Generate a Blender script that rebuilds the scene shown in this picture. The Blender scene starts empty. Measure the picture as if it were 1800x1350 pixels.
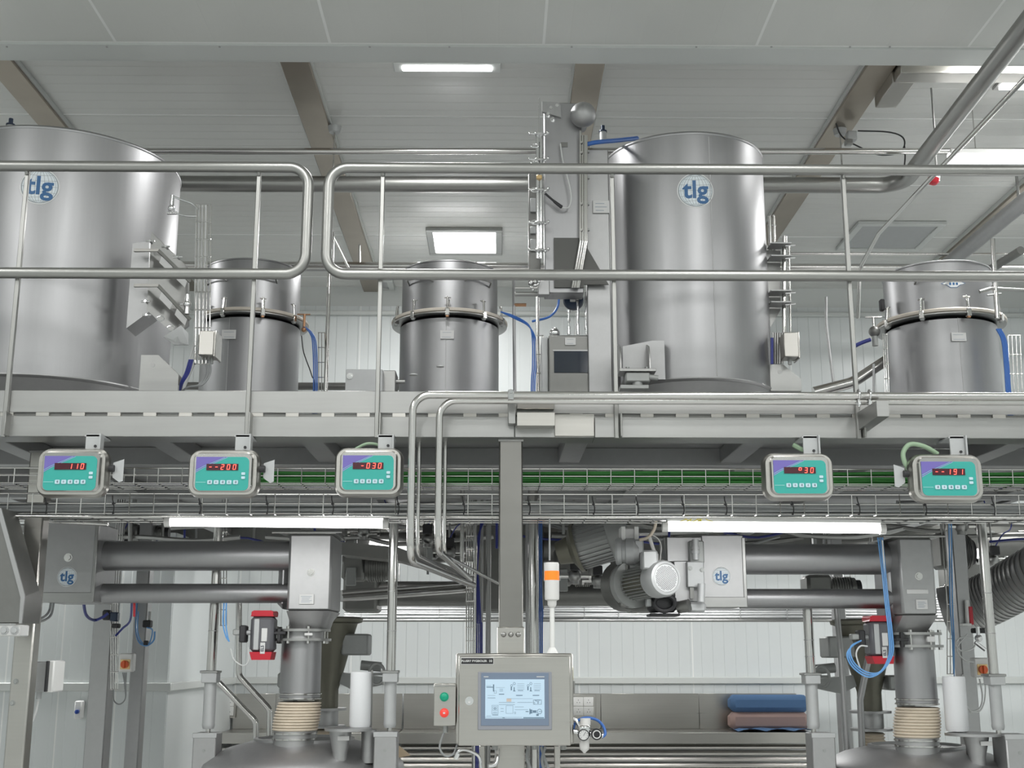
import bpy, math, random
from mathutils import Vector, Matrix
random.seed(7)
S = bpy.context.scene
COL = S.collection
PI = math.pi
# ------------------------------------------------------------------ camera, world, lights, exposure
FPX = 2145.0
PITCH = math.radians(12.5)
YAW = math.radians(0.7)
EYE = Vector((0.0, 0.0, 1.55))
cam = bpy.data.cameras.new('camera'); camo = bpy.data.objects.new('camera', cam); COL.objects.link(camo)
cam.sensor_width = 36; cam.lens = FPX / 1800 * 36; cam.clip_start = .05; cam.clip_end = 60
camo.location = EYE; camo.rotation_euler = (PI / 2 + PITCH, 0, -YAW)
S.camera = camo
w = bpy.data.worlds.new('world'); S.world = w; w.use_nodes = True
w.node_tree.nodes['Background'].inputs[0].default_value = (.93, .97, 1, 1)
w.node_tree.nodes['Background'].inputs[1].default_value = .3
S.view_settings.view_transform = 'Standard'; S.view_settings.look = 'None'
S.view_settings.exposure = -0.16; S.view_settings.gamma = 1; S.view_settings.use_curve_mapping = False

def area(name, loc, sx, sy, power, rot=(0, 0, 0), col=(1, 1, 1)):
    l = bpy.data.lights.new(name, 'AREA'); l.shape = 'RECTANGLE'; l.size = sx; l.size_y = sy; l.energy = power; l.color = col
    o = bpy.data.objects.new(name, l); COL.objects.link(o); o.location = loc; o.rotation_euler = rot
    return o
WARM = (1, 1, .995)
for y in (-3.4, -1.2, 1.0, 3.2):
    for x in (-3.4, -1.0, 1.4, 3.8): area('ceiling_lamp', (x, y, 4.72), .6, .6, 34, col=WARM)
for x, y, p in ((-.38, 9.7, 60), (2.95, 6.1, 45), (-4.4, 8.2, 50), (4.4, 8.6, 60)): area('ceiling_lamp', (x, y, 4.90), .55, .55, p, col=WARM)  # last two have no fixture: added out of view to brighten the rear
area('ceiling_lamp', (-.35, 6.45, 4.90), .6, .06, 28, col=WARM); area('ceiling_lamp', (3.2, 7.2, 4.45), 1.0, .05, 40, col=WARM)
for x in (-3.2, -.9, 1.3, 3.5): area('rear_wall_fill', (x, 9.0, 2.40), 1.1, .08, 42, col=WARM)   # fill lights added under the platform to brighten the rear wall

# ------------------------------------------------------------------ pixel helpers (1800 x 1350 frame)
_f = Vector((math.sin(YAW) * math.cos(PITCH), math.cos(YAW) * math.cos(PITCH), math.sin(PITCH)))
_r = Vector((math.cos(YAW), -math.sin(YAW), 0)); _u = _r.cross(_f)
def ray(px, py): return _f + _r * ((px - 900) / FPX) + _u * ((675 - py) / FPX)
def P(px, py, Y):
    d = ray(px, py); return EYE + d * ((Y - EYE.y) / d.y)
def PZ(px, py, z):
    d = ray(px, py); return EYE + d * ((z - EYE.z) / d.z)
def R4(x0, y0, x1, y1, Y):
    "pixel rectangle on the plane y=Y -> X0, X1, Z0, Z1"
    a = P(x0, (y0 + y1) / 2, Y); b = P(x1, (y0 + y1) / 2, Y); c = P((x0 + x1) / 2, y1, Y); d = P((x0 + x1) / 2, y0, Y)
    return a.x, b.x, c.z, d.z
def M(px, Y, py=675): # metres per pixel near there
    return (P(px + 1, py, Y) - P(px, py, Y)).length

# ------------------------------------------------------------------ mesh builder
TINY = set('rungs rails studs rivets clamp_rod flange_bolts rim_bolts bolts stand_off_bolts conduit_bundle fittings tube_fittings toggle_clamp weld_spots printed_lines pin_holes cross_wires long_wires dial_marks wiring fixings duct_ribs cooling_fins cooling_fin cable_gland cable_glands screen_graphics sign_lettering lit_digits edge_trim globe_lines hose_clamp pole_ring rods upper_rods clamp_screw hose_coil wire_frame position_lever'.split())
class MB:
    def __init__(s): s.v = []; s.f = []; s.m = []; s.cur = 0
    def add(s, vs, fs):
        n = len(s.v); s.v += [tuple(v) for v in vs]; s.f += [[i + n for i in f] for f in fs]; s.m += [s.cur] * len(fs); return s
    def mat(s, i): s.cur = i; return s
    def box(s, x0, x1, y0, y1, z0, z1, b=0):
        if x0 > x1: x0, x1 = x1, x0
        if y0 > y1: y0, y1 = y1, y0
        if z0 > z1: z0, z1 = z1, z0
        return s.obox(((x0 + x1) / 2, (y0 + y1) / 2, (z0 + z1) / 2), (x1 - x0, y1 - y0, z1 - z0), b=b)
    def obox(s, c, d, rot=None, b=0):
        hx, hy, hz = d[0] / 2, d[1] / 2, d[2] / 2; c = Vector(c)
        if b <= 0:
            vs = [Vector((i * hx, j * hy, k * hz)) for i in (-1, 1) for j in (-1, 1) for k in (-1, 1)]
            fs = [(0, 1, 3, 2), (4, 6, 7, 5), (0, 4, 5, 1), (2, 3, 7, 6), (0, 2, 6, 4), (1, 5, 7, 3)]
        else:
            b = min(b, hx * .9, hy * .9, hz * .9); vs = []; idx = {}
            for i in (-1, 1):
                for j in (-1, 1):
                    for k in (-1, 1):
                        for ax in range(3):
                            q = [i * (hx - b), j * (hy - b), k * (hz - b)]
                            q[ax] = (i, j, k)[ax] * (hx, hy, hz)[ax]
                            idx[(i, j, k, ax)] = len(vs); vs.append(Vector(q))
            I = idx; fs = []
            for a in (-1, 1):
                fs.append([I[(a, p, q, 0)] for p, q in ((-1, -1), (1, -1), (1, 1), (-1, 1))][::a])
                fs.append([I[(p, a, q, 1)] for p, q in ((-1, -1), (1, -1), (1, 1), (-1, 1))][::-a])
                fs.append([I[(p, q, a, 2)] for p, q in ((-1, -1), (1, -1), (1, 1), (-1, 1))][::a])
            for a in (-1, 1):
                for c2 in (-1, 1):
                    g = a * c2
                    fs.append([I[(a, c2, -1, 0)], I[(a, c2, 1, 0)], I[(a, c2, 1, 1)], I[(a, c2, -1, 1)]][::-g])
                    fs.append([I[(a, -1, c2, 0)], I[(a, 1, c2, 0)], I[(a, 1, c2, 2)], I[(a, -1, c2, 2)]][::g])
                    fs.append([I[(-1, a, c2, 1)], I[(1, a, c2, 1)], I[(1, a, c2, 2)], I[(-1, a, c2, 2)]][::-g])
            for i in (-1, 1):
                for j in (-1, 1):
                    for k in (-1, 1): fs.append([I[(i, j, k, 0)], I[(i, j, k, 1)], I[(i, j, k, 2)]][::i * j * k])
        if rot is not None: vs = [rot @ v for v in vs]
        return s.add([v + c for v in vs], fs)
    def cyl(s, p0, p1, r0, r1=None, n=20, caps=True):
        r1 = r0 if r1 is None else r1; p0 = Vector(p0); p1 = Vector(p1); d = (p1 - p0).normalized()
        a = d.orthogonal().normalized() if abs(d.z) < .999 else Vector((1, 0, 0)); b = d.cross(a)
        vs = []
        for p, r in ((p0, r0), (p1, r1)):
            for i in range(n):
                t = 2 * PI * i / n; vs.append(p + (a * math.cos(t) + b * math.sin(t)) * r)
        fs = [(i, (i + 1) % n, n + (i + 1) % n, n + i) for i in range(n)]
        if caps: fs += [list(range(n))[::-1], list(range(n, 2 * n))]
        return s.add(vs, fs)
    def tube(s, pts, r, n=10, rad=0, caps=True, seg=5, closed=False):
        pts = [Vector(p) for p in pts]
        if rad > 0: pts = fillet(pts, rad, seg)
        L = len(pts); T = []
        for i in range(L):
            a = pts[max(i - 1, 0)] if not closed else pts[i - 1]; b = pts[min(i + 1, L - 1)] if not closed else pts[(i + 1) % L]
            T.append((b - a).normalized())
        nrm = T[0].orthogonal().normalized(); vs = []
        for i in range(L):
            nrm = (nrm - T[i] * nrm.dot(T[i]));
            nrm = nrm.normalized() if nrm.length > 1e-6 else T[i].orthogonal().normalized()
            bn = T[i].cross(nrm)
            k = 1
            if 0 < i < L - 1:
                c = (pts[i] - pts[i - 1]).normalized().dot(T[i]); k = 1
            for j in range(n):
                t = 2 * PI * j / n; vs.append(pts[i] + (nrm * math.cos(t) + bn * math.sin(t)) * r * k)
        fs = []
        for i in range(L - 1 + (1 if closed else 0)):
            for j in range(n):
                i2 = (i + 1) % L
                fs.append((i * n + j, i * n + (j + 1) % n, i2 * n + (j + 1) % n, i2 * n + j))
        if caps and not closed: fs += [list(range(n))[::-1], list(range((L - 1) * n, L * n))]
        return s.add(vs, fs)
    def lathe(s, c, prof, n=48, axis=(0, 0, 1), caps=False):
        "prof: (radius, height) pairs along the axis from c"
        c = Vector(c); q = Vector((0, 0, 1)).rotation_difference(Vector(axis).normalized()); vs = []
        for r, h in prof:
            for i in range(n):
                t = 2 * PI * i / n; vs.append(c + q @ Vector((r * math.cos(t), r * math.sin(t), h)))
        fs = []
        for k in range(len(prof) - 1):
            for i in range(n):
                fs.append((k * n + i, k * n + (i + 1) % n, (k + 1) * n + (i + 1) % n, (k + 1) * n + i))
        if caps: fs += [list(range(n))[::-1], list(range((len(prof) - 1) * n, len(prof) * n))]
        return s.add(vs, fs)
    def prism(s, poly, vec):
        vec = Vector(vec); n = len(poly); a = [Vector(p) for p in poly]
        return s.add(a + [p + vec for p in a], [list(range(n))[::-1], list(range(n, 2 * n))] + [(i, (i + 1) % n, n + (i + 1) % n, n + i) for i in range(n)])
    def rr(s, cx, cz, w_, h, r, y0, y1, n=6, taper=0):
        "rounded rectangle in XZ extruded y0 (front) .. y1 (back); taper shrinks the front"
        def ring(w2, h2, r2, y):
            o = []
            for k, (sx, sz) in enumerate(((1, 1), (-1, 1), (-1, -1), (1, -1))):
                for i in range(n + 1):
                    t = PI / 2 * (k + i / n); o.append((cx + sx * (w2 / 2 - r2) + r2 * math.cos(t), y, cz + sz * (h2 / 2 - r2) + r2 * math.sin(t)))
            return o
        A = ring(w_ - 2 * taper, h - 2 * taper, max(r - taper, .001), y0); B = ring(w_, h, r, y1); m = len(A)
        return s.add(A + B, [list(range(m)), list(range(m, 2 * m))[::-1]] + [(i, m + i, m + (i + 1) % m, (i + 1) % m) for i in range(m)])
    def sph(s, c, r, n=16, sz=1, axis=(0, 0, 1)):
        return s.lathe(c, [(max(r * math.sin(PI * i / n), 1e-4), -r * sz * math.cos(PI * i / n)) for i in range(n + 1)], n=2 * n, axis=axis)
    def bolt(s, c, axis, r=.008, h=.007):
        c = Vector(c); a = Vector(axis).normalized(); return s.cyl(c, c + a * h, r, n=6).cyl(c, c + a * h * .3, r * 1.5, n=10)
    def build(s, name, mats, parent=None, smooth=38, origin=None, **kw):
        if not isinstance(mats, (list, tuple)): mats = [mats]
        if parent is not None: o0 = wloc(parent)
        elif origin is not None: o0 = Vector(origin)
        else:
            xs = [v[0] for v in s.v]; ys = [v[1] for v in s.v]; zs = [v[2] for v in s.v]
            o0 = Vector(((min(xs) + max(xs)) / 2, (min(ys) + max(ys)) / 2, min(zs)))
        me = bpy.data.meshes.new(name)
        me.from_pydata([(v[0] - o0.x, v[1] - o0.y, v[2] - o0.z) for v in s.v], [], s.f)
        for m in mats: me.materials.append(MAT[m])
        me.polygons.foreach_set('material_index', s.m)
        me.update()
        if smooth:
            me.polygons.foreach_set('use_smooth', [True] * len(me.polygons)); me.set_sharp_from_angle(angle=math.radians(smooth))
        o = bpy.data.objects.new(name, me); COL.objects.link(o)
        if parent is not None and name in TINY: o['kind'] = 'stuff'
        if parent is not None: o.parent = parent
        else: o.location = o0
        for k, v in kw.items(): o[k] = v
        return o
def wloc(o):
    p = Vector((0, 0, 0))
    while o is not None: p = p + Vector(o.location); o = o.parent
    return p
def fillet(pts, rad, seg=5):
    out = [pts[0]]
    for i in range(1, len(pts) - 1):
        a, b, c = pts[i - 1], pts[i], pts[i + 1]; u = (a - b); v = (c - b); lu, lv = u.length, v.length
        if lu < 1e-6 or lv < 1e-6: continue
        u /= lu; v /= lv; ang = u.angle(v)
        if ang > 3.05: out.append(b); continue
        d = min(rad / math.tan(ang / 2), lu * .48, lv * .48); r_ = d * math.tan(ang / 2)
        cen = b + (u + v).normalized() * (r_ / math.sin(ang / 2)); p0 = b + u * d; p1 = b + v * d
        e0 = p0 - cen; e1 = p1 - cen; th = e0.angle(e1)
        for k in range(seg + 1):
            t = k / seg; out.append(cen + (e0 * math.sin((1 - t) * th) + e1 * math.sin(t * th)) / math.sin(th))
    out.append(pts[-1]); return out
def catm(pts, k=6):
    "smooth curve through points"
    p = [Vector(q) for q in pts]; p = [p[0] * 2 - p[1]] + p + [p[-1] * 2 - p[-2]]; out = []
    for i in range(1, len(p) - 2):
        for j in range(k):
            t = j / k; out.append(.5 * ((2 * p[i]) + (p[i + 1] - p[i - 1]) * t + (2 * p[i - 1] - 5 * p[i] + 4 * p[i + 1] - p[i + 2]) * t * t + (3 * p[i] - p[i - 1] - 3 * p[i + 1] + p[i + 2]) * t ** 3))
    out.append(p[-2]); return out
def thing(name, label, cat, loc, group=None):
    o = bpy.data.objects.new(name, None); COL.objects.link(o); o.location = loc; o.empty_display_size = .1
    o['label'] = label; o['category'] = cat
    if group: o['group'] = group
    return o
def one(mb, name, mat, label, cat, group=None, **kw):
    o = mb.build(name, mat, None, label=label, category=cat, **kw)
    if group: o['group'] = group
    return o
def struct(mb, name, mat, **kw): return mb.build(name, mat, None, kind='structure', **kw)
def dup(o, delta=(0, 0, 0), label=None, parent=None):
    c = o.copy(); COL.objects.link(c)
    if parent is not None: c.parent = parent
    else: c.location = Vector(o.location) + Vector(delta)
    if label: c['label'] = label
    for ch in list(o.children): dup(ch, parent=c)
    return c
def textmesh(body, size, bold=0.0, align='CENTER'):
    cu = bpy.data.curves.new('t', 'FONT'); cu.body = body; cu.size = size; cu.align_x = align; cu.align_y = 'CENTER'; cu.offset = bold; cu.resolution_u = 3
    o = bpy.data.objects.new('t', cu); COL.objects.link(o)
    me = o.to_mesh(); vs = [tuple(v.co) for v in me.vertices]; fs = [list(p.vertices) for p in me.polygons]
    o.to_mesh_clear(); bpy.data.objects.remove(o); bpy.data.curves.remove(cu)
    return vs, fs
def textXZ(mb, body, size, cx, Y, cz, bold=0.0, align='CENTER', shear=0):
    vs, fs = textmesh(body, size, bold, align)
    mb.add([(cx + x + shear * y, Y, cz + y) for x, y, z in vs], fs); return mb

# ------------------------------------------------------------------ materials
MAT = {}
def mat(name, col, rough=.5, metal=0.0, emit=None, es=1.0, alpha=None, noise=0.0, nscale=(40, 40, 40), bump=0.0, rn=0.0, aniso=0.0, trans=0, mottle=0, coat=0):
    m = bpy.data.materials.new(name); m.use_nodes = True; nt = m.node_tree; b = nt.nodes['Principled BSDF']
    b.inputs['Base Color'].default_value = (*col, 1); b.inputs['Roughness'].default_value = rough; b.inputs['Metallic'].default_value = metal
    if aniso: b.inputs['Anisotropic'].default_value = aniso
    if coat: b.inputs['Coat Weight'].default_value = coat
    if emit: b.inputs['Emission Color'].default_value = (*emit, 1); b.inputs['Emission Strength'].default_value = es
    if trans: b.inputs['Transmission Weight'].default_value = trans; b.inputs['IOR'].default_value = 1.3
    if alpha is not None: b.inputs['Alpha'].default_value = alpha
    if noise or bump or rn or mottle:
        tc = nt.nodes.new('ShaderNodeTexCoord'); mp = nt.nodes.new('ShaderNodeMapping'); mp.inputs['Scale'].default_value = nscale
        nz = nt.nodes.new('ShaderNodeTexNoise'); nz.inputs['Scale'].default_value = 1; nz.inputs['Detail'].default_value = 4
        nt.links.new(tc.outputs['Object'], mp.inputs[0]); nt.links.new(mp.outputs[0], nz.inputs['Vector'])
        src = nz.outputs['Fac']
        if noise:
            mx = nt.nodes.new('ShaderNodeMix'); mx.data_type = 'RGBA'
            mx.inputs[6].default_value = (*[c * (1 - noise) for c in col], 1); mx.inputs[7].default_value = (*[min(1, c * (1 + noise)) for c in col], 1)
            nt.links.new(src, mx.inputs[0]); out = mx.outputs[2]
            if mottle:
                n2 = nt.nodes.new('ShaderNodeTexNoise'); n2.inputs['Scale'].default_value = 2.3; n2.inputs['Detail'].default_value = 3
                nt.links.new(tc.outputs['Object'], n2.inputs['Vector'])
                m2 = nt.nodes.new('ShaderNodeMix'); m2.data_type = 'RGBA'; m2.blend_type = 'MULTIPLY'; m2.inputs[0].default_value = 1
                rp = nt.nodes.new('ShaderNodeMapRange'); rp.inputs[3].default_value = 1 - mottle; rp.inputs[4].default_value = 1 + mottle
                nt.links.new(n2.outputs['Fac'], rp.inputs[0]); nt.links.new(out, m2.inputs[6]); nt.links.new(rp.outputs[0], m2.inputs[7]); out = m2.outputs[2]
            nt.links.new(out, b.inputs['Base Color'])
        if rn:
            mr = nt.nodes.new('ShaderNodeMapRange'); mr.inputs[3].default_value = max(.02, rough - rn); mr.inputs[4].default_value = rough + rn
            nt.links.new(src, mr.inputs[0]); nt.links.new(mr.outputs[0], b.inputs['Roughness'])
        if bump:
            bp = nt.nodes.new('ShaderNodeBump'); bp.inputs['Strength'].default_value = bump; bp.inputs['Distance'].default_value = .002
            nt.links.new(src, bp.inputs['Height']); nt.links.new(bp.outputs[0], b.inputs['Normal'])
    MAT[name] = m; return m
mat('tank', (.36, .36, .365), .43, 1, noise=.05, nscale=(60, 60, 3), rn=.05, mottle=.08, bump=.03)
mat('steel', (.37, .37, .36), .38, 1, noise=.07, nscale=(4, 60, 60), rn=.06, mottle=.12, bump=.03)
mat('brushed', (.50, .485, .455), .30, 1, noise=.06, nscale=(3, 60, 120), rn=.05, mottle=.10)
mat('satin', (.42, .42, .42), .48, .9, noise=.06, nscale=(30, 30, 30), mottle=.1)
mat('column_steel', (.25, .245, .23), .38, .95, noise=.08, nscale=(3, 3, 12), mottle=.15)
mat('shade_steel', (.10, .10, .095), .5, .6)  # steel with the shade of the housing recess put into its colour
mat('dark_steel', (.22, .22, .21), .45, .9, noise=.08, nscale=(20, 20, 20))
mat('pipe', (.60, .59, .57), .17, 1, noise=.05, nscale=(10, 10, 10), rn=.05)
mat('beamsteel', (.36, .32, .27), .34, 1, noise=.1, nscale=(5, 3, 5), mottle=.2)
mat('chrome', (.75, .75, .75), .12, 1)
mat('rail', (.35, .35, .335), .38, 1, noise=.06, nscale=(8, 8, 8), rn=.06)
mat('castgrey', (.36, .37, .36), .5, .35, noise=.06, nscale=(30, 30, 30))
mat('castlight', (.46, .47, .47), .5, .3, noise=.05, nscale=(30, 30, 30))
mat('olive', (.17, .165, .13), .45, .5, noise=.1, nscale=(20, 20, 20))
mat('black', (.015, .015, .017), .4); mat('rubber', (.03, .03, .032), .6)
mat('navy', (.02, .035, .07), .3); mat('glassdark', (.012, .02, .035), .08, coat=.5)
mat('white_plastic', (.78, .78, .76), .4); mat('grey_plastic', (.11, .11, .12), .4)
mat('whitecyl', (.72, .73, .74), .45, noise=.05, nscale=(5, 5, 2))
mat('red', (.48, .015, .03), .35); mat('orange_red', (.7, .12, .03), .4); mat('blue_cable', (.04, .14, .45), .4); mat('navy_cable', (.03, .04, .22), .45)
mat('lightblue_cable', (.13, .32, .62), .35); mat('green_cable', (.06, .26, .06), .5); mat('palegreen', (.30, .42, .28), .45)
mat('grey_cable', (.27, .28, .28), .5); mat('pale_cable', (.6, .61, .6), .45); mat('blue_knob', (.02, .07, .35), .35)
mat('amber', (.85, .2, .02), .35, emit=(1, .20, .01), es=.55)
mat('milky', (.7, .69, .67), .35)
mat('yellow', (.7, .6, .05), .5); mat('brass', (.7, .5, .25), .3, .8)
mat('led', (1, 1, 1), .5, emit=(1, 1, 1), es=9); mat('ledlow', (1, 1, 1), .5, emit=(1, 1, 1), es=5)
mat('teal', (.035, .37, .32), .4); mat('violet', (.16, .13, .42), .4); mat('pale_teal', (.25, .62, .6), .4)
mat('display', (.06, .01, .018), .25); mat('redled', (1, .1, .07), .4, emit=(1, .10, .07), es=2.0)
mat('key', (.5, .68, .74), .4); mat('ink', (.03, .04, .06), .5); mat('ink_mid', (.25, .3, .36), .5)
mat('logo_white', (.74, .80, .83), .4); mat('logo_ring', (.75, .76, .75), .4); mat('logo_line', (.33, .36, .38), .5); mat('logo_blue', (.035, .13, .30), .4)
mat('label_white', (.62, .62, .61), .45); mat('plate_grey', (.42, .42, .42), .4, .4); mat('ink_grey', (.2, .2, .2), .5)
mat('screen', (.35, .44, .52), .3, emit=(.50, .70, .85), es=.46); mat('bezel', (.17, .22, .30), .35); mat('bezel_edge', (.27, .28, .31), .35)
mat('screen_ink', (.1, .16, .22), .4, emit=(.12, .19, .27), es=.3)
mat('screen_tan', (.4, .34, .3), .4, emit=(.5, .42, .36), es=.45)
mat('blur_blue', (.10, .20, .38), .8); mat('pinkish', (.42, .29, .26), .7); mat('card', (.5, .40, .28), .8)
mat('bellow', (.66, .58, .47), .55, noise=.12, nscale=(20, 20, 60)); mat('bellow_groove', (.26, .20, .15), .6)
mat('gasket', (.58, .53, .46), .5, noise=.1, nscale=(10, 10, 10)); mat('copper', (.5, .28, .16), .4, .7)
mat('green_btn', (.0, .28, .16), .3, emit=(0, .4, .25), es=.15); mat('red_btn', (.7, .05, .04), .3, emit=(1, .08, .05), es=.3)
mat('floor_epoxy', (.60, .61, .60), .3, noise=.1, nscale=(3, 3, 3))
mat('joint', (.85, .86, .84), .5)
def ribmat(name, col, rough, axis, pitch, strength, wgroove=.08):
    "painted sandwich panel with fine pressed ribs"
    m = mat(name, col, rough, noise=.03, nscale=(1.5, 1.5, 1.5)); nt = m.node_tree; b = nt.nodes['Principled BSDF']
    g = nt.nodes.new('ShaderNodeNewGeometry'); sp = nt.nodes.new('ShaderNodeSeparateXYZ'); nt.links.new(g.outputs['Position'], sp.inputs[0])
    a = nt.nodes.new('ShaderNodeMath'); a.operation = 'DIVIDE'; a.inputs[1].default_value = pitch; nt.links.new(sp.outputs[axis], a.inputs[0])
    f = nt.nodes.new('ShaderNodeMath'); f.operation = 'FRACT'; nt.links.new(a.outputs[0], f.inputs[0])
    c = nt.nodes.new('ShaderNodeMapRange'); c.interpolation_type = 'SMOOTHSTEP'; c.inputs[1].default_value = 0; c.inputs[2].default_value = wgroove; nt.links.new(f.outputs[0], c.inputs[0])
    bp = nt.nodes.new('ShaderNodeBump'); bp.inputs['Strength'].default_value = strength; bp.inputs['Distance'].default_value = .004
    nt.links.new(c.outputs[0], bp.inputs['Height']); nt.links.new(bp.outputs[0], b.inputs['Normal']); return m
ribmat('ceil_panel', (.63, .635, .61), .20, 1, .115, .5); ribmat('wall_panel', (.68, .71, .705), .3, 0, .102, .8, .07)
ribmat('soffit_panel', (.655, .665, .635), .35, 0, .19, .12, .03)
mat('trimwhite', (.60, .62, .60), .35)
# ================================================================== ROOM
WX0, WX1, YB = -5.6, 5.6, 11.2
ZC, ZS = 4.95, 4.75
struct(MB().box(WX0 - .1, WX1 + .1, -5.1, YB + .2, -.08, 0), 'floor', 'floor_epoxy')
ceil = struct(MB().box(WX0, WX1, 6.1, YB + .1, ZC + .0006, ZC + .12), 'ceiling', 'joint')
y = 6.19
while y < YB:
    y1 = min(y + 1.15, YB); MB().box(WX0, WX1, y + .004, y1 - .004, ZC, ZC + .03, b=.003).build('ceiling_panel', 'ceil_panel', ceil); y += 1.15
YS = PZ(900, 79, ZS).y; YT = PZ(900, 106, ZS).y
soff = struct(MB().box(WX0, WX1, -5, YT, ZS + .0006, ZC + .12), 'trim_1', 'joint')
x = PZ(205, 77, ZS).x - 1.146 * 3
while x < WX1:
    MB().box(max(x + .005, WX0), min(x + 1.141, WX1), -5, YS - .010, ZS, ZS + .03, b=.003).build('ceiling_panel', 'soffit_panel', soff); x += 1.146
tr = struct(MB().box(WX0, WX1, YS + .002, YT + .003, ZS - .012, ZS + .004, b=.002).box(WX0, WX1, YT, YT + .012, ZS - .012, ZC), 'trim_2', 'trimwhite')
sb = MB()
for px in (12, 188, 386, 650, 790, 1005, 1224, 1356, 1494, 1564, 1782):
    p = PZ(px, 82, ZS - .012); sb.cyl(p, p - Vector((0, 0, .004)), .006, n=8)
sb.build('rivets', 'plate_grey', tr)
# walls
wb = struct(MB().box(WX0, WX1, YB + .0006, YB + .15, 0, ZC), 'wall_back', 'joint')
x = P(1018, 1150, YB).x - 1.02 * 6
while x < WX1:
    a, b = max(x + .003, WX0), min(x + 1.017, WX1)
    if b > a: MB().box(a, b, YB, YB + .04, 0, ZC, b=.003).build('wall_panel', 'wall_panel', wb)
    x += 1.02
struct(MB().box(WX0 - .1, WX1 + .1, -5.1, -5, 0, ZC), 'wall_front', 'wall_panel')
struct(MB().box(WX0 - .1, WX0, -5, YB + .1, 0, ZC), 'wall_left', 'wall_panel')
struct(MB().box(WX1, WX1 + .1, -5, YB + .1, 0, ZC), 'wall_right', 'wall_panel')
# nearer wall on the left, below the platform
XN = P(296, 1200, 9.0).x
wn = struct(MB().box(WX0, XN - .012, 8.9906, YB, 0, 2.42), 'wall_left_2', 'joint')
seams = [P(q, 1200, 9.0).x for q in (-150, 10, 105, 205)] + [XN]
for a, b in zip(seams[:-1], seams[1:]):
    MB().box(a + .003, b - .003, 8.99, 9.03, 0, 2.42, b=.003).build('wall_panel', 'wall_panel', wn)
MB().box(XN - .012, XN, 9.0, YB, 0, 2.42).build('wall_panel', 'wall_panel', wn)
# cove, guard rail trims
struct(MB().prism([(WX0, YB, ZC), (WX0, YB - .10, ZC), (WX0, YB, ZC - .16)], (WX1 - WX0, 0, 0)), 'trim_3', 'trimwhite')
zt = P(1100, 1196, YB).z
struct(MB().box(XN, WX1, YB - .03, YB, zt - .03, zt + .03, b=.006), 'trim_4', 'trimwhite')
struct(MB().box(WX0, XN + .03, 8.96, 8.99, zt - .03, zt + .03, b=.006).box(XN, XN + .03, 8.99, YB - .03, zt - .03, zt + .03, b=.006), 'trim_5', 'trimwhite')
# coving line on upper back wall
zq = P(600, 548, YB).z
struct(MB().box(WX0, WX1, YB - .05, YB, zq - .04, zq, b=.008), 'trim_6', 'trimwhite')
# ceiling beams
X1 = PZ(522, 108, ZC).x; X2 = PZ(1036, 108, ZC).x; X3 = PZ(1545, 108, ZC).x; X4 = X3 + (X3 - X2); X0_ = X1 - (X2 - X1)
for n_, (xx, lb) in enumerate(((X0_, 'stainless ceiling beam above the logo tank at the far left'), (X1, 'brownish stainless ceiling beam between the two railings'),
                (X2, 'stainless ceiling beam behind the round grey ball'), (X3, 'brownish stainless ceiling beam right of the tall logo tank'), (X4, 'stainless ceiling beam in the right corner behind the thick slanting pipe'))):
    t = thing('ceiling_beam', lb, 'beam', (xx, 8.6, ZC - .05))
    MB().box(xx - .085, xx + .085, 6.2, YB - .1, ZC - .05, ZC - .001, b=.004).build('flange', 'beamsteel', t)
    e = MB()
    for s_ in (-1, 1): e.box(xx + s_ * .09 - .006, xx + s_ * .09 + .006, 6.2, YB - .1, ZC - .03, ZC - .001)
    e.build('edge_trim', 'trimwhite', t)
# ---- ceiling lights
def ceil_panel_light(name, x0, y0, x1, y1, lb, lit=True, Z=ZC):
    a = PZ((x0 + x1) / 2 - 0, y0, Z); b = PZ((x0 + x1) / 2, y1, Z)
    w0 = PZ(x0, (y0 + y1) / 2, Z).x; w1 = PZ(x1, (y0 + y1) / 2, Z).x
    Y0, Y1 = b.y, a.y
    if Y0 > Y1: Y0, Y1 = Y1, Y0
    t = thing(name, lb, 'light' if lit else 'hatch', ((w0 + w1) / 2, (Y0 + Y1) / 2, Z - .03))
    f = .055
    m = MB(); m.box(w0, w1, Y0, Y0 + f, Z - .03, Z - .001, b=.004); m.box(w0, w1, Y1 - f, Y1, Z - .03, Z - .001, b=.004)
    m.box(w0, w0 + f, Y0 + f, Y1 - f, Z - .03, Z - .001, b=.004); m.box(w1 - f, w1, Y0 + f, Y1 - f, Z - .03, Z - .001, b=.004)
    m.build('frame', 'steel' if lit else 'trimwhite', t)
    MB().box(w0 + f, w1 - f, Y0 + f, Y1 - f, Z - .02, Z - .001).build('diffuser' if lit else 'cover', 'led' if lit else 'castlight', t)
    return t
ceil_panel_light('ceiling_light', 752, 399, 883, 444, 'bright square ceiling light panel above the middle small hopper')
ceil_panel_light('ceiling_hatch', 1488, 388, 1640, 436, 'pale square ceiling hatch left of the red beacon lamp', lit=False)
ceil_panel_light('ceiling_hatch', 655, 488, 692, 507, 'small distant ceiling hatch behind the second railing post', lit=False)
# recessed long light near the trim
a = PZ(693, 116, ZC); b = PZ(880, 107, ZC)
t = thing('strip_light', 'slim white strip light recessed in ceiling behind the white trim', 'light', ((a.x + b.x) / 2, (a.y + b.y) / 2, ZC - .04))
MB().box(a.x, b.x, b.y - .02, a.y + .02, ZC - .03, ZC - .001, b=.004).build('housing', 'trimwhite', t)
MB().box(a.x + .05, b.x - .05, b.y + .01, b.y + .06, ZC - .04, ZC - .03, b=.004).build('diffuser', 'led', t)
p = PZ(857, 118, ZC - .03); MB().cyl(p, p - Vector((0, 0, .015)), .012).build('indicator_lamp', 'led', t)
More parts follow.
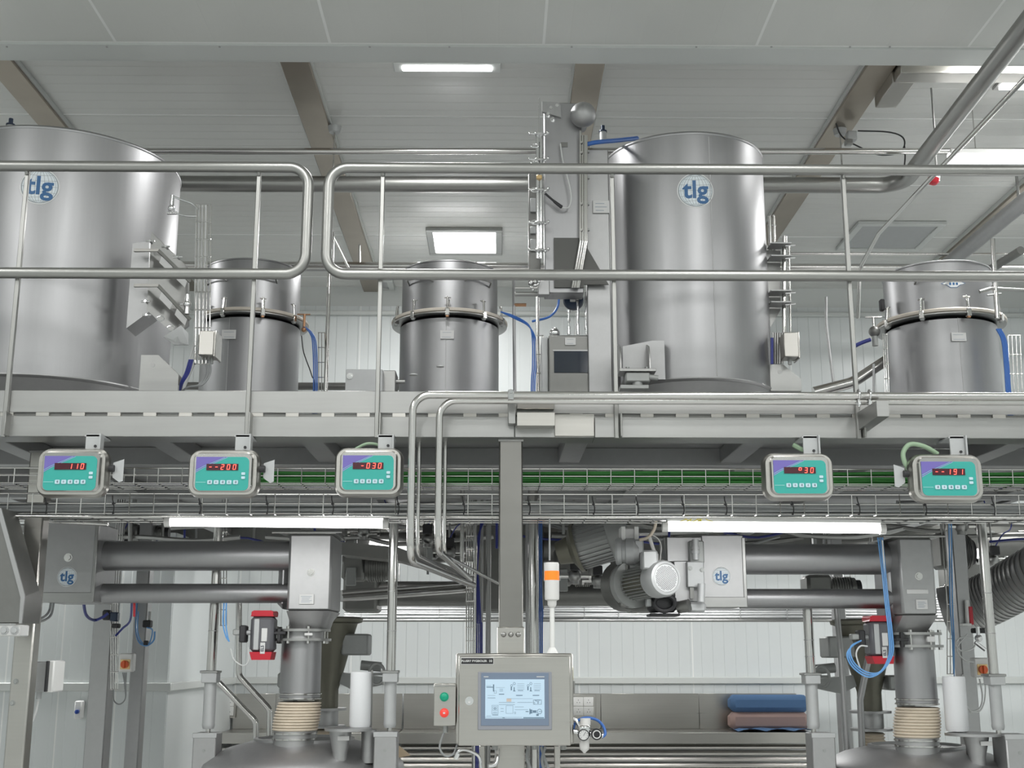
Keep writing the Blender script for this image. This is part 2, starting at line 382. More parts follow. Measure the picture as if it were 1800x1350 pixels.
# right edge panel light and hanging tube
a = PZ(1755, 150, ZC); b = PZ(1900, 112, ZC)
t = thing('ceiling_light', 'glaring square ceiling light cut by the upper right picture edge', 'light', ((a.x + b.x) / 2, (a.y + b.y) / 2, ZC - .03))
MB().box(a.x - .03, a.x + .62, a.y - .6, a.y + .03, ZC - .02, ZC - .001, b=.004).build('frame', 'steel', t)
MB().box(a.x, a.x + .58, a.y - .57, a.y, ZC - .03, ZC - .02).build('diffuser', 'led', t)
a = P(1668, 278, 7.2); b = P(1990, 279, 7.2)
t = thing('tube_light', 'long tube light hanging near the ceiling at right above the handrail', 'light', ((a.x + b.x) / 2, 7.2, a.z))
MB().box(a.x, b.x, 7.16, 7.24, a.z + .018, a.z + .05, b=.006).build('housing', 'white_plastic', t)
MB().cyl((a.x, 7.2, a.z), (b.x, 7.2, a.z), .035, n=20).build('tube', 'led', t)
for q in (.15, .85):
    xx = a.x + (b.x - a.x) * q; MB().cyl((xx, 7.2, a.z + .04), (xx, 7.2, ZC), .004, n=8).build('hanger', 'pipe', t)
# red beacon
p = P(1641, 316, 6.9); t = thing('beacon_lamp', 'small red and white beacon lamp under the ceiling at right', 'lamp', p)
MB().lathe(p + Vector((0, 0, .004)), [(.034, 0), (.036, .02), (.03, .045), (.001, .05)], 20, axis=(.25, 0, 1)).build('base', 'white_plastic', t)
MB().lathe(p, [(.001, -.032), (.022, -.028), (.034, -.012), (.036, .006), (.001, .007)], 20, axis=(.25, 0, 1)).build('lens', 'red', t)
MB().tube([p + Vector((.02, 0, .04)), p + Vector((.03, 0, .3)), Vector((p.x + .03, p.y, ZC))], .006, 8).build('stem', 'steel', t)
# trunking at upper right under ceiling
Zk = ZC - .12
a = PZ(1570, 125, Zk); b = PZ(1740, 148, Zk)
t = thing('cable_trunking', 'square steel trunking with an elbow beside the right ceiling beam', 'trunking', (a.x, a.y, Zk))
c0 = PZ(1578, 137, Zk)
MB().box(c0.x, c0.x + 1.1, c0.y - .06, c0.y + .06, Zk, Zk + .09, b=.004).build('duct', 'brushed', t)
MB().box(c0.x - .01, c0.x + .12, c0.y + .06, c0.y + .4, Zk - .0, Zk + .09, b=.004).build('elbow', 'brushed', t)
MB().box(c0.x - .01, c0.x + .12, c0.y - .06, c0.y + .4, Zk + .09, ZC, b=.004).build('riser', 'brushed', t)

# ================================================================== PLATFORM
YF = 5.0
XL, XR = -3.35, 3.35
plat = thing('mezzanine_platform', 'stainless steel mezzanine platform carrying the tanks above the mixers', 'platform', (0, YF, 2.4))
zt0 = P(900, 727, YF).z; zt1 = P(900, 688, YF).z; zf0 = P(900, 769, YF).z; zf1 = P(900, 733, YF).z
post_px = [(10, 760, 52, 293), (433, 760, 460, 300), (660, 760, 677, 300), (1083, 765, 1075, 300), (1508, 770, 1478, 303)]
PX = [P((a + c) / 2, 520, YF).x for a, b, c, d in post_px]
edges = [XL] + PX[0:2] + [P(666, 700, YF).x] + [PX[3], PX[4], XR]
for i in range(len(edges) - 1):
    MB().box(edges[i] + .002, edges[i + 1] - .002, YF, YF + .008, zt0, zt1, b=.002).build('toe_board', 'steel', plat)
# C channel, front; underside flange
fx = [XL, PX[1], PX[2], P(905, 750, YF).x, P(1045, 750, YF).x, XR]
for i in range(5):
    MB().box(fx[i], fx[i + 1] - .002, YF - .004, YF + .01, zf0, zf1, b=.002).box(fx[i], fx[i + 1] - .002, YF + .01, YF + .14, zf0, zf0 + .01).box(fx[i], fx[i + 1] - .002, YF + .01, YF + .10, zf1 - .008, zf1).build('edge_channel', 'steel', plat)
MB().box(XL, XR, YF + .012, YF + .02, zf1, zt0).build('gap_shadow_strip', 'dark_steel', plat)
sp0 = None
for i in range(45):
    xx = XL + .1 + i * .148
    if sp0 is None: sp0 = MB().box(xx, xx + .055, YF + .001, YF + .02, zf1 - .004, zt0 + .002, b=.001).build('spacer', 'brushed', plat)
    else:
        c = sp0.copy(); COL.objects.link(c); c.parent = plat; c.location.x = i * .148
MB().box(XL, XR, YF + .02, 9.6, zf1 - .004, zf1 + .004).build('deck_plate', 'satin', plat)
zb = P(900, 818, 5.75).z
for Yb in (5.75, 7.0, 8.2, 9.5):
    MB().box(XL, XR, Yb, Yb + .01, zb, zf1 - .005, b=.002).box(XL, XR, Yb + .01, Yb + .08, zb, zb + .008).build('joist', 'satin', plat)
for px in (-200, 20, 300, 560, 1008, 1310, 1760, 2050):
    q = P(px, 800, 5.4).x
    MB().box(q - .05, q + .05, YF + .14, 5.75, zf0 + .01, zf1 - .005, b=.003).build('cross_beam', 'satin', plat)
for px in (-100, 180, 620, 1130, 1500, 1850):
    q = P(px, 850, 6.4).x
    MB().box(q - .05, q + .05, 5.83, 9.5, zf0 + .01, zf1 - .005, b=.003).build('cross_beam', 'satin', plat)
# railings
zr = P(900, 296, YF - .035).z; zm = P(900, 483, YF - .035).z; RR = .0235
def railing(lb, xa, xb, posts, end):
    t = thing('guard_railing', lb, 'railing', ((xa + xb) / 2, YF - .03, zf0))
    yy = YF - .035
    if end == 'R': path = [(xa, yy, zr), (xb, yy, zr), (xb, yy, zm), (xa, yy, zm)]
    else: path = [(xb, yy, zr), (xa, yy, zr), (xa, yy, zm), (xb, yy, zm)]
    MB().tube(path, RR, 20, rad=.085, seg=8).build('handrail', 'rail', t)
    for q in posts:
        MB().box(q - .009, q + .009, yy - .016 + .03, yy + .034, zf0 - .005, zr - .015, b=.002).build('post', 'rail', t)
        MB().tube([(q, yy + .014, zr - .03), (q, yy, zr - .012)], .008, 8).build('rail_bracket', 'rail', t)
        MB().box(q + .012, q + .02, yy - .02, yy + .034, zf0 - .003, zf1 + .01, b=.002).build('fixing_plate', 'rail', t)
    return t
railing('rounded guard railing ending left of the gap, over the left tank', XL, P(540, 380, YF - .035).x, PX[0:2], 'R')
railing('long guard railing starting right of the gap, crossing the right tank', P(576, 380, YF - .035).x, XR, PX[2:5], 'L')
# centre column
def column(name, x0, x1, ytop, Y, lb, dpt=.1, z1=None, m='satin', extra=None):
    a, b, _, z_ = R4(x0, ytop, x1, ytop + 300, Y)
    z1 = z_ if z1 is None else z1
    t = thing(name, lb, 'column', ((a + b) / 2, Y + dpt / 2, 0))
    MB().box(a, b, Y, Y + dpt, .012, z1, b=.006).build('shaft', m, t)
    MB().box(a - .05, b + .05, Y - .05, Y + dpt + .05, 0, .012).build('base_plate', m, t)
    MB().box(a - .004, b + .004, Y - .004, Y + dpt + .004, z1 - .012, z1, b=.002).build('cap_plate', 'steel', t)
    return t, (a, b)
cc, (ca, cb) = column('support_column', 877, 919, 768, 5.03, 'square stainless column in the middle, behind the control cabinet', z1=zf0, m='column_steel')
zs = P(898, 1102, 5.03).z
MB().box(ca - .006, cb + .006, 5.024, 5.136, 1.0, zs, b=.004).build('sleeve', 'brushed', cc)
m = MB()
for q in (.2, .5, .8):
    m.sph((ca + (cb - ca) * q, 5.02, zs - .03), .011, 6)
m.build('weld_spots', 'steel', cc)
# bracket cover box on the edge beam
a, b, z0, z1 = R4(909, 700, 975, 748, 4.93)
t = thing('bracket_cover', 'bright folded steel cover on the platform edge above the column', 'cover', ((a + b) / 2, 4.95, z0))
MB().prism([(a, YF - .005, z1 - .045), (a, 4.93, z0 + .055), (a, 4.93, z0), (a, YF - .005, z0)], (b - a, 0, 0)).build('front', 'brushed', t)
MB().box(a, b, 4.955, YF - .005, z1 - .04, z1 - .004, b=.002).build('lip', 'brushed', t)
a2, b2, z02, z12 = R4(893, 711, 907, 745, 4.95)
MB().box(a2, b2, 4.95, YF - .006, z02, z12, b=.003).build('end_block', 'steel', t)
a2, b2, z02, z12 = R4(975, 727, 1045, 766, 4.975)
MB().box(a2, b2, 4.985, YF - .005, z02, z12, b=.002).build('backing_plate', 'brushed', t)
def dn(p): return Vector((p.x, p.y, zf1))
def rb(mb, x0, y0, x1, y1, Y, d, b=0):
    a, c, z0, z1 = R4(x0, y0, x1, y1, Y)
    if y1 == 700: z0 = zf1 + .004
    return mb.box(a, c, Y, Y + d, z0, z1, b=b)
def rv(px0, py0, px1, py1, Y, t=.5):
    "unused spacer helper for centre points"
    return P((px0 + px1) / 2, (py0 + py1) / 2, Y)
def logo(parent, c, R, cyl=None, Y=None, tagline=True):
    c = Vector(c)
    def mp(u, v, off):
        if cyl is None: return (c.x + u, Y - off, c.z + v)
        cx, cy, Rc = cyl; a0 = math.asin(max(-1, min(1, (c.x - cx) / Rc))); a = a0 + u / Rc; r = Rc + off
        return (cx + r * math.sin(a), cy - r * math.cos(a), c.z + v)
    def disc(r, off, n=40, rings=5):
        vs = [mp(0, 0, off)]; fs = []
        for k in range(1, rings + 1):
            for i in range(n):
                t = 2 * PI * i / n; vs.append(mp(r * k / rings * math.cos(t), r * k / rings * math.sin(t), off))
        fs = [(0, 1 + i, 1 + (i + 1) % n) for i in range(n)]
        for k in range(rings - 1):
            for i in range(n): fs.append((1 + k * n + i, 1 + (k + 1) * n + i, 1 + (k + 1) * n + (i + 1) % n, 1 + k * n + (i + 1) % n))
        return vs, fs
    vs, fs = disc(R, .0012); d = MB().add(vs, fs).build('logo_disc', 'logo_ring', parent, smooth=0)
    vs, fs = disc(R * .95, .0018); m = MB().add(vs, fs).mat(0); m.build('globe', 'logo_white', d, smooth=0)
    m = MB()
    def strip(pts, wd, off):
        vs = []; 
        for i, (u, v) in enumerate(pts):
            a = pts[max(0, i - 1)]; b = pts[min(len(pts) - 1, i + 1)]; dx, dy = b[0] - a[0], b[1] - a[1]; L = math.hypot(dx, dy) or 1
            nx, ny = -dy / L * wd / 2, dx / L * wd / 2; vs += [mp(u + nx, v + ny, off), mp(u - nx, v - ny, off)]
        m.add(vs, [(2 * i, 2 * i + 1, 2 * i + 3, 2 * i + 2) for i in range(len(pts) - 1)])
    G = R * .93
    for k in range(-5, 6):
        sx = math.sin(k * PI / 12) if abs(k) < 6 else 1
        strip([(G * sx * math.cos(t), G * math.sin(t)) for t in [(-PI / 2 + PI * i / 20) for i in range(21)]], R * .018, .0024)
    for k in range(-3, 4):
        y0 = G * math.sin(k * PI / 8); h = math.sqrt(max(0, G * G - y0 * y0))
        strip([(-h + 2 * h * i / 14, y0 - .0 + (.06 * G * (1 - ((i - 7) / 7) ** 2) * (-1 if k > 0 else 1 if k < 0 else 0))) for i in range(15)], R * .018, .0024)
    strip([(G * math.cos(2 * PI * i / 40), G * math.sin(2 * PI * i / 40)) for i in range(41)], R * .03, .0024)
    m.build('globe_lines', 'logo_line', d, smooth=0)
    vs, fs = textmesh('tlg', R * 1.42, R * .032)
    MB().add([mp(x * .98, y - R * .0, .0032) for x, y, z in vs], fs).build('logo_lettering', 'logo_blue', d, smooth=0)
    return d
def nameplate(parent, x0, y0, x1, y1, Y, lines=3, m='label_white', name='nameplate'):
    a, b, z0, z1 = R4(x0, y0, x1, y1, Y)
    o = MB().box(a, b, Y - .006, Y, z0, z1, b=.001).build(name, m, parent)
    k = MB(); hh = (z1 - z0)
    for i in range(lines):
        zz = z1 - hh * (.25 + .55 * i / max(1, lines - 1)); w0 = (b - a) * random.uniform(.12, .2); w1 = (b - a) * random.uniform(.1, .35)
        k.box(a + w0, b - w1, Y - .0066, Y - .006, zz - hh * .02, zz + hh * .02)
    k.build('printed_lines', 'ink_mid', o)
    return o

# ================================================================== TALL TANKS
TY = 6.4
def tank(lb, cpx, R, ytop, ybot, logopx, seampx):
    cx = P(cpx, 500, TY).x; zt = P(cpx, ytop, TY - R).z; zb_ = P(cpx, ybot, TY - R).z
    t = thing('storage_tank', lb, 'tank', (cx, TY, zb_))
    MB().lathe((cx, TY, 0), [(R, zb_), (R, zb_ + .01), (R, (zb_ + zt) / 2), (R, zt - .02)], 128).build('shell', 'tank', t, smooth=60)
    MB().lathe((cx, TY, zt - .02), [(R - .005, 0), (R + .001, 0), (R + .004, .006), (R + .003, .014), (R - .004, .020), (R * .96, .026), (R * .6, .05), (.001, .06)], 128).build('lid', 'tank', t, smooth=50)
    MB().lathe((cx, TY, zb_), [(R + .004, .004), (R + .006, -.002), (R, -.008), (R - .012, -.012), (R * .5, -.36), (R * .5, -.45)], 128).build('bottom_cone', 'satin', t, smooth=30)
    # seam weld lines
    a = math.asin(max(-1, min(1, (P(seampx, 500, TY - R).x - cx) / R)))
    q = Vector((cx + (R + .0005) * math.sin(a), TY - (R + .0005) * math.cos(a), 0))
    MB().tube([q + Vector((0, 0, zb_ + .01)), q + Vector((0, 0, zt - .03))], .0022, 6).build('weld_seam', 'satin', t)
    lp = P(logopx[0], logopx[1], TY - R + .01); d = logo(t, lp, logopx[2], cyl=(cx, TY, R))
    return t, cx, R, zb_, zt
def foot(parent, x0, y0, x1, y1, Y, side=1, name='support_bracket'):
    "side gusset bracket: plate pair with a bolt hole"
    a, b, z0, z1 = R4(x0, y0, x1, y1, Y); w_ = b - a; h = z1 - z0
    if side > 0: poly = [(a, Y, z1), (a + w_ * .45, Y, z1), (b, Y, z0 + h * .45), (b, Y, z0), (a, Y, z0)]
    else: poly = [(b, Y, z1), (b - w_ * .45, Y, z1), (a, Y, z0 + h * .45), (a, Y, z0), (b, Y, z0)]
    o = MB().prism(poly, (0, .006, 0)).prism([(x, Y + .12, z) for x, _, z in poly], (0, .006, 0)).box(a, b, Y + .006, Y + .12, z0, z0 + .008).box(a, b, Y + .006, Y + .03, z0 + .008, z0 + .03).build(name, 'steel', parent)
    hx = a + w_ * (.32 if side > 0 else .68)
    MB().cyl((hx, Y - .002, z0 + h * .72), (hx, Y + .001, z0 + h * .72), .011, n=16).build('bolt_hole', 'label_white', o)
    return o
tR, cxR, RRt, zbR, ztR = tank('tall round stainless tank in the right half with round logo', 1207, .437, 230, 664, (1222, 336, .095), 1255)
tL, cxL, RL, zbL, ztL = tank('largest round stainless tank cut by the left picture edge', 101, .612, 219, 657, (70, 328, .0955), -40)
# right tank: welded bracket with gussets on the front left
p = P(1125, 632, TY - .40)
a, b, z0, z1 = R4(1084, 600, 1168, 668, TY - .44)
br = MB().prism([(a + .03, TY - .455, z0), (b, TY - .455, z0), (b, TY - .455, z1), (b - .06, TY - .455, z1), (a + .03, TY - .455, z1 - .03)], (0, .12, 0)).build('support_bracket', 'satin', tR)
for fx_ in (.02, .62):
    xg = a + (b - a) * fx_; MB().prism([(xg, TY - .45, z1 - .02), (xg, TY - .53, z1 - .05), (xg, TY - .56, z1 - .10), (xg, TY - .56, z0 + .02), (xg, TY - .45, z0 + .02)], (.006, 0, 0)).build('gusset', 'steel', br)
MB().box(a, a + (b - a) * .75, TY - .57, TY - .45, z0 + .015, z0 + .03, b=.002).build('foot_plate', 'steel', br)
cl_ = MB(); cx_ = a + (b - a) * .38
cl_.box(cx_ - .06, cx_ + .06, TY - .56, TY - .48, z0 - .035, z0 + .014, b=.006).cyl((cx_, TY - .53, z0 - .06), (cx_, TY - .53, z0 + .01), .026).box(cx_ - .09, cx_ + .05, TY - .58, TY - .46, z0 - .075, z0 - .055, b=.003)
for q in (-.05, .045): cl_.bolt((cx_ + q, TY - .545, z0 + .03), (0, 0, 1), .009, .012)
cl_.cyl((cx_ + .055, TY - .55, z0 - .01), (cx_ + .10, TY - .55, z0 - .015), .014)
cl_.build('load_cell', 'castgrey', br)
foot(tR, 1354, 641, 1408, 687, TY - .20, 1)
foot(tL, 246, 624, 314, 687, TY - .42, 1)
cl_ = MB(); q = P(275, 682, TY - .42); cl_.box(q.x - .05, q.x + .05, TY - .42, TY - .3, q.z - .06, q.z - .03, b=.004).cyl((q.x, TY - .38, q.z - .08), (q.x, TY - .38, q.z + .005), .018); cl_.build('load_cell', 'castgrey', tL)
for q in ((118, 303), (1216, 275)): pass
# black sensor on tank tops
def sensor(parent, px, py, Y, nm='level_sensor'):
    p = P(px, py, Y); o = MB().cyl(p, p + Vector((0, 0, .05)), .02, n=16).build(nm, 'castlight', parent)
    MB().cyl(p + Vector((0, 0, .05)), p + Vector((0, 0, .058)), .024, n=16).cyl(p + Vector((0, 0, .058)), p + Vector((0, 0, .09)), .012, n=12).build('sensor_cap', 'navy', o)
sensor(tL, 17, 236, 6.2); sensor(tR, 1060, 247, 6.5)
# left tank: access hatch with clamp bars
def P_(x, y, Y): return tuple(P(x, y, Y))
h = MB(); Yh = 5.86
h.prism([P_(233, 428, Yh), P_(262, 424, Yh), P_(262, 548, Yh), P_(222, 577, Yh)], (0, .16, 0))
hatch = h.build('hatch_frame', 'satin', tL)
m = MB(); m.prism([P_(266, 408, Yh - .03), P_(330, 470, Yh + .1), P_(330, 572, Yh + .1), P_(308, 590, Yh + .06), P_(258, 545, Yh - .03)], (.004, .018, 0)); m.build('hatch_door', 'steel', hatch)
for (ya, yb) in ((440, 495), (502, 562)):
    m = MB(); fr = [P(236, ya, Yh - .06), P(278, ya, Yh - .07), P(334, yb, Yh + .06)]
    for dz in (0,): m.tube([fr[0], fr[1], fr[2]], .011, 4)
    m.build('clamp_bar', 'column_steel', hatch)
    m = MB(); u = fr[2] - fr[1]
    for s0, s1 in ((.12, .45), (.6, .92)):
        A = fr[1] + u * s0; B = fr[1] + u * s1; m.prism([A + Vector((0, -.004, -.012)), B + Vector((0, -.004, -.012)), B + Vector((-.01, -.004, -.045)), A + Vector((-.01, -.004, -.045))], (0, .004, 0))
    m.build('bar_window', 'label_white', hatch)
for (x, y) in ((264, 424), (292, 434), (312, 452), (256, 530), (258, 554)):
    c = P(x, y, Yh - .06); MB().tube([c + Vector((-.022, 0, 0)), c + Vector((.022, 0, .002))], .005, 8).cyl(c + Vector((0, -.01, 0)), c + Vector((0, .03, 0)), .006, n=8).build('wing_knob', 'chrome', hatch)
for (x, y) in ((282, 560), (300, 577)):
    c = P(x, y, Yh - .045); MB().tube([c + Vector((.018 * math.cos(k * PI / 6), .0, .013 * math.sin(k * PI / 6))) for k in range(12)], .0025, 6, closed=True).build('star_handle', 'chrome', hatch)
MB().prism([P_(287, 592, Yh), P_(318, 572, Yh + .05), P_(331, 585, Yh + .05), P_(331, 606, Yh + .05), P_(306, 606, Yh)], (0, .01, 0)).build('lower_flap', 'castlight', hatch)

# ================================================================== SMALL HOPPERS WITH CLAMP RINGS
def hopper(lb, cpx, Yc, R, ytop, yflange, handles, clamps, platepx, seam, logo_at=None):
    cx = P(cpx, 600, Yc).x; zt = P(cpx, ytop, Yc - R).z; zf = P(cpx, yflange, Yc - R - .05).z
    t = thing('dosing_hopper', lb, 'hopper', (cx, Yc, zf1))
    MB().lathe((cx, Yc, 0), [(R, zf1 - .05), (R, zf1 + .3), (R, zf - .03)], 96).build('lower_shell', 'tank', t, smooth=60)
    up = MB().lathe((cx, Yc, 0), [(R - .01, zf), (R - .01, zt - .012)], 96).build('upper_shell', 'tank', t, smooth=60)
    MB().lathe((cx, Yc, zt - .012), [(R - .012, -.002), (R - .004, 0), (R - .004, .008), (R - .014, .013), (R * .5, .025), (.001, .03)], 96).build('top_plate', 'tank', t, smooth=40)
    MB().lathe((cx, Yc, zf), [(R - .005, -.012), (R + .05, -.011), (R + .056, -.009), (R + .056, -.003), (R + .05, -.001), (R - .012, 0)], 96).build('lower_ring', 'steel', t, smooth=40)
    MB().lathe((cx, Yc, zf), [(R - .01, -.001), (R + .05, .0), (R + .060, .006), (R + .061, .018), (R + .055, .026), (R - .01, .030)], 96).build('upper_ring', 'gasket', t, smooth=40)
    for k, ang in enumerate(clamps):
        a = math.radians(ang); e = Vector((math.sin(a), -math.cos(a), 0)); q = Vector((cx, Yc, zf)) + e * (R + .04); s_ = e.cross(Vector((0, 0, 1)))
        m = MB(); m.obox(q + e * .01 + Vector((0, 0, -.005)), (.03, .035, .05), Matrix.Rotation(a, 3, 'Z'), b=.004)
        m.cyl(q + e * .012 + Vector((0, 0, .02)), q + e * .004 + Vector((0, 0, .095)), .007, n=10).cyl(q + e * .0 + s_ * -.012 + Vector((0, 0, .02)), q + s_ * -.012 + Vector((0, 0, .085)), .004, n=8)
        m.tube([q + Vector((0, 0, .096)) - s_ * .022, q + Vector((0, 0, .096)) + s_ * .022], .0045, 8).cyl(q + Vector((0, 0, .088)), q + Vector((0, 0, .104)), .008, n=10)
        o = m.build('ring_clamp', 'pipe', t)
        MB().obox(q + e * .012 + Vector((0, 0, -.034)), (.022, .022, .014), Matrix.Rotation(a, 3, 'Z'), b=.004).build('swivel_block', 'copper' if k % 3 == 2 else 'castgrey', o)
    for ang in handles:
        pts = []
        for d_, o_, z_ in ((-.11, .0, .0), (-.075, .045, .022), (.075, .045, .012), (.11, 0, -.008)):
            a = math.radians(ang) + d_ / R; pts.append(Vector((cx + (R - .01 + o_) * math.sin(a), Yc - (R - .01 + o_) * math.cos(a), zf + (zt - zf) * .62 + z_)))
        MB().tube(pts, .006, 8, rad=.02).build('lift_handle', 'steel', t)
    a = math.asin((P(seam, 600, Yc - R).x - cx) / R); q = Vector((cx + R * math.sin(a), Yc - R * math.cos(a), 0))
    MB().tube([q + Vector((0, 0, zf1)), q + Vector((0, 0, zf - .025))], .002, 6).build('weld_seam', 'plate_grey', t)
    nameplate(t, *platepx, Yc - R - .003, 2)
    return t, cx, zf, zt
h1 = hopper('small round hopper with clamp ring, behind and right of the left tank', 441, 8.4, .342, 452, 546, (22, -40), (-52, -18, 22, 58), (390, 580, 415, 596), 401)
h2 = hopper('small round hopper in the middle below the square ceiling light', 790, 8.2, .342, 455, 547, (-36, 38), (-66, -36, 0, 38, 68), (774, 581, 798, 596), 784)
h3 = hopper('small round hopper at far right of the upper level', 1654, 7.45, .338, 455, 547, (-25, 35), (-72, -35, 5, 45), (1672, 585, 1698, 600), 1687)
# emblem on far right hopper
m = MB(); q = P(1677, 497, 7.45 - .338)
cx3 = h3[1]
def mpc(u, v, off): 
    R_ = .328 + off; a0 = math.asin((q.x - cx3) / .328); a = a0 + u / .328; return (cx3 + R_ * math.sin(a), 7.45 - R_ * math.cos(a), q.z + v)
pts = [(-.075, .0), (-.06, -.006), (-.045, -.008), (-.02, -.028), (.02, -.028), (.045, -.008), (.06, -.006), (.075, 0), (.05, .01), (.03, .035), (-.03, .035), (-.05, .01)]
m.add([mpc(0, 0, .002)] + [mpc(u, v, .002) for u, v in pts], [(0, 1 + i, 1 + (i + 1) % 12) for i in range(12)])
em = m.build('emblem', 'logo_ring', h3[0], smooth=0)
m = MB()
for i in range(12):
    u0, v0 = pts[i]; u1, v1 = pts[(i + 1) % 12]; m.add([mpc(u0, v0, .003), mpc(u1, v1, .003), mpc(u1 * .93, v1 * .9, .003), mpc(u0 * .93, v0 * .9, .003)], [(0, 1, 2, 3)])
for u in (-.02, 0, .02): m.add([mpc(u - .006, -.012, .003), mpc(u + .006, -.012, .003), mpc(u + .006, .004, .003), mpc(u - .006, .004, .003)], [(0, 1, 2, 3)])
m.build('emblem_outline', 'logo_blue', em, smooth=0)

# ================================================================== FILTER HOUSING LEFT OF THE RIGHT TANK
FY = 6.05
f = thing('filter_housing', 'flat grey filter housing with round ball end, left of the right tank', 'housing', P(990, 500, FY + .1))
rb(MB(), 957, 181, 1024, 515, FY, .12, .004).build('body_panel', 'tank', f)
MB().prism([P_(953, 178, FY - .02), P_(980, 180, FY - .02), P_(986, 186, FY - .02), P_(986, 206, FY - .02), P_(953, 196, FY - .02)], (0, .02, 0)).build('corner_plate', 'satin', f)
rb(MB(), 974, 418, 1026, 505, FY - .012, .01).build('lower_recess', 'shade_steel', f)
MB().prism([P_(1026, 425, FY - .01), P_(1070, 500, FY - .01), P_(1026, 500, FY - .01)], (0, .01, 0)).build('slant_plate', 'shade_steel', f)
m = MB()
for (x, y) in ((968, 193), (963, 204), (971, 212)): m.bolt(P(x, y, FY), (0, -1, 0), .009, .03)
m.bolt(P(979, 185, FY - .02), (0, -1, 0), .006, .002); m.build('studs', 'chrome', f)
rb(MB(), 986, 250, 998, 258, FY - .004, .004).build('cut_out', 'dark_steel', f)
c = P(1025, 202, FY - .05); MB().sph(c, .068, 20).build('ball_end', 'satin', f, smooth=60)
MB().cyl(c + Vector((0, .02, 0)), c + Vector((0, .16, 0)), .03, n=20).build('ball_neck', 'satin', f)
rb(MB(), 929, 305, 950, 497, FY + .12, .05, .003).build('side_channel', 'dark_steel', f)
for k, (y0, y1) in enumerate(((348, 372), (398, 410), (420, 440))): rb(MB(), 932, y0, 944, y1, FY + .1, .02, .002).build('switch_block', 'castlight', f)
m = MB()
m.cyl(P(948, 172, FY - .05), P(948, 250, FY - .05), .0045, n=8)
for dx in (-3, 3): m.cyl(P(948 + dx, 232, FY - .05), P(948 + dx, 455, FY - .05), .009, n=12)
m.build('clamp_rod', 'chrome', f)
rb(MB(), 943, 307, 953, 314, FY - .07, .04, .003).build('yellow_collar', 'brass', f)
for k, yy in enumerate((236, 281, 334, 392, 440)):
    m = MB(); c = P(948, yy, FY - .06)
    m.obox(c, (.045, .03, .014), b=.004); m.cyl(c + Vector((-.05, 0, .003)), c + Vector((.05, 0, .0)), .006, n=8).sph(c + Vector((-.05, 0, .003)), .008, 6).sph(c + Vector((.045, -.01, .004)), .009, 6).sph(c + Vector((.03, -.01, -.008)), .008, 6)
    m.build('toggle_clamp', 'chrome', f)
for yy in (256, 286, 334, 391):
    c = P(940, yy, FY - .06); MB().tube([c + Vector((.02 * math.cos(k * PI / 6), 0, .011 * math.sin(k * PI / 6))) for k in range(12)], .0035, 6, closed=True).build('clamp_ring', 'chrome', f)
m = MB()
for i, xx in enumerate((1020, 1024, 1028, 1031)): m.cyl(P(xx, 238 if i else 230, FY - .03), P(xx, 424, FY - .03), .0062, n=8); m.cyl(P(xx, 424, FY - .03), P(xx - 14, 506, FY - .03), .0062, n=8)
for yy in (250, 268, 300, 358, 404): m.bolt(P(1021, yy, FY - .04), (0, -1, 0), .005, .004)
m.build('conduit_bundle', 'pipe', f)
m = MB()
for yy in (268, 314, 360, 405): c = P(1034, yy, FY + .0); m.cyl(c, c + Vector((0, -.02, 0)), .007, n=10)
m.build('stand_off_bolts', 'castgrey', f)
m = MB(); m.tube(catm([P(985, 253, FY - .02), P(989, 280, FY - .03), P(997, 310, FY - .04), P(1004, 345, FY - .04), P(1000, 364, FY - .04), P(988, 365, FY - .04)]), .004, 8); m.build('sensor_cable', 'pale_cable', f)
m = MB(); m.tube([P(988, 365, FY - .04), P(972, 352, FY - .04), P(958, 340, FY - .05)], .006, 8).cyl(P(987, 364, FY - .04), P(974, 354, FY - .04), .010, .008, n=10); m.build('cable_connector', 'rubber', f)
t = thing('housing_panel', 'plain flat steel panel between the filter housing and right tank', 'panel', P(1052, 690, FY + .05))
rb(MB(), 1032, 263, 1073, 700, FY + .03, .1, .004).build('sheet', 'satin', t)
nameplate(t, 1042, 353, 1071, 375, FY + .026, 3)
# blue hose over the top of it, to the tank
t = one(MB().tube(catm([P(1030, 254, FY - .01), P(1050, 250, FY), P(1084, 247, FY + .15), P(1120, 243, 6.4)]), .012, 10), 'air_hose', 'blue_cable', 'thick blue air hose running from filter housing onto right tank top', 'hose')
# lower bend pipe under the housing
t = thing('conduit_bend', 'bent steel conduit curling below the filter housing', 'conduit', P(970, 510, FY))
MB().tube([P(905, 517, FY + .06), P(985, 517, FY + .06), P(1008, 506, FY + .02), P(1012, 490, FY)], .012, 12, rad=.06).build('bend', 'steel', t)
MB().tube([P(905, 506, FY + .06), P(985, 506, FY + .06)], .006, 8).build('rod', 'pipe', t)
m = MB()
for k in range(9): m.sph(P(random.uniform(932, 948), random.uniform(494, 513), FY - .03), .008, 6)
m.build('fittings', 'chrome', t)
rb(MB(), 946, 493, 966, 518, FY - .01, .05, .003).build('junction_box', 'satin', t)
rb(MB(), 984, 490, 1003, 504, FY - .01, .04, .003).build('valve_block', 'grey_plastic', t)
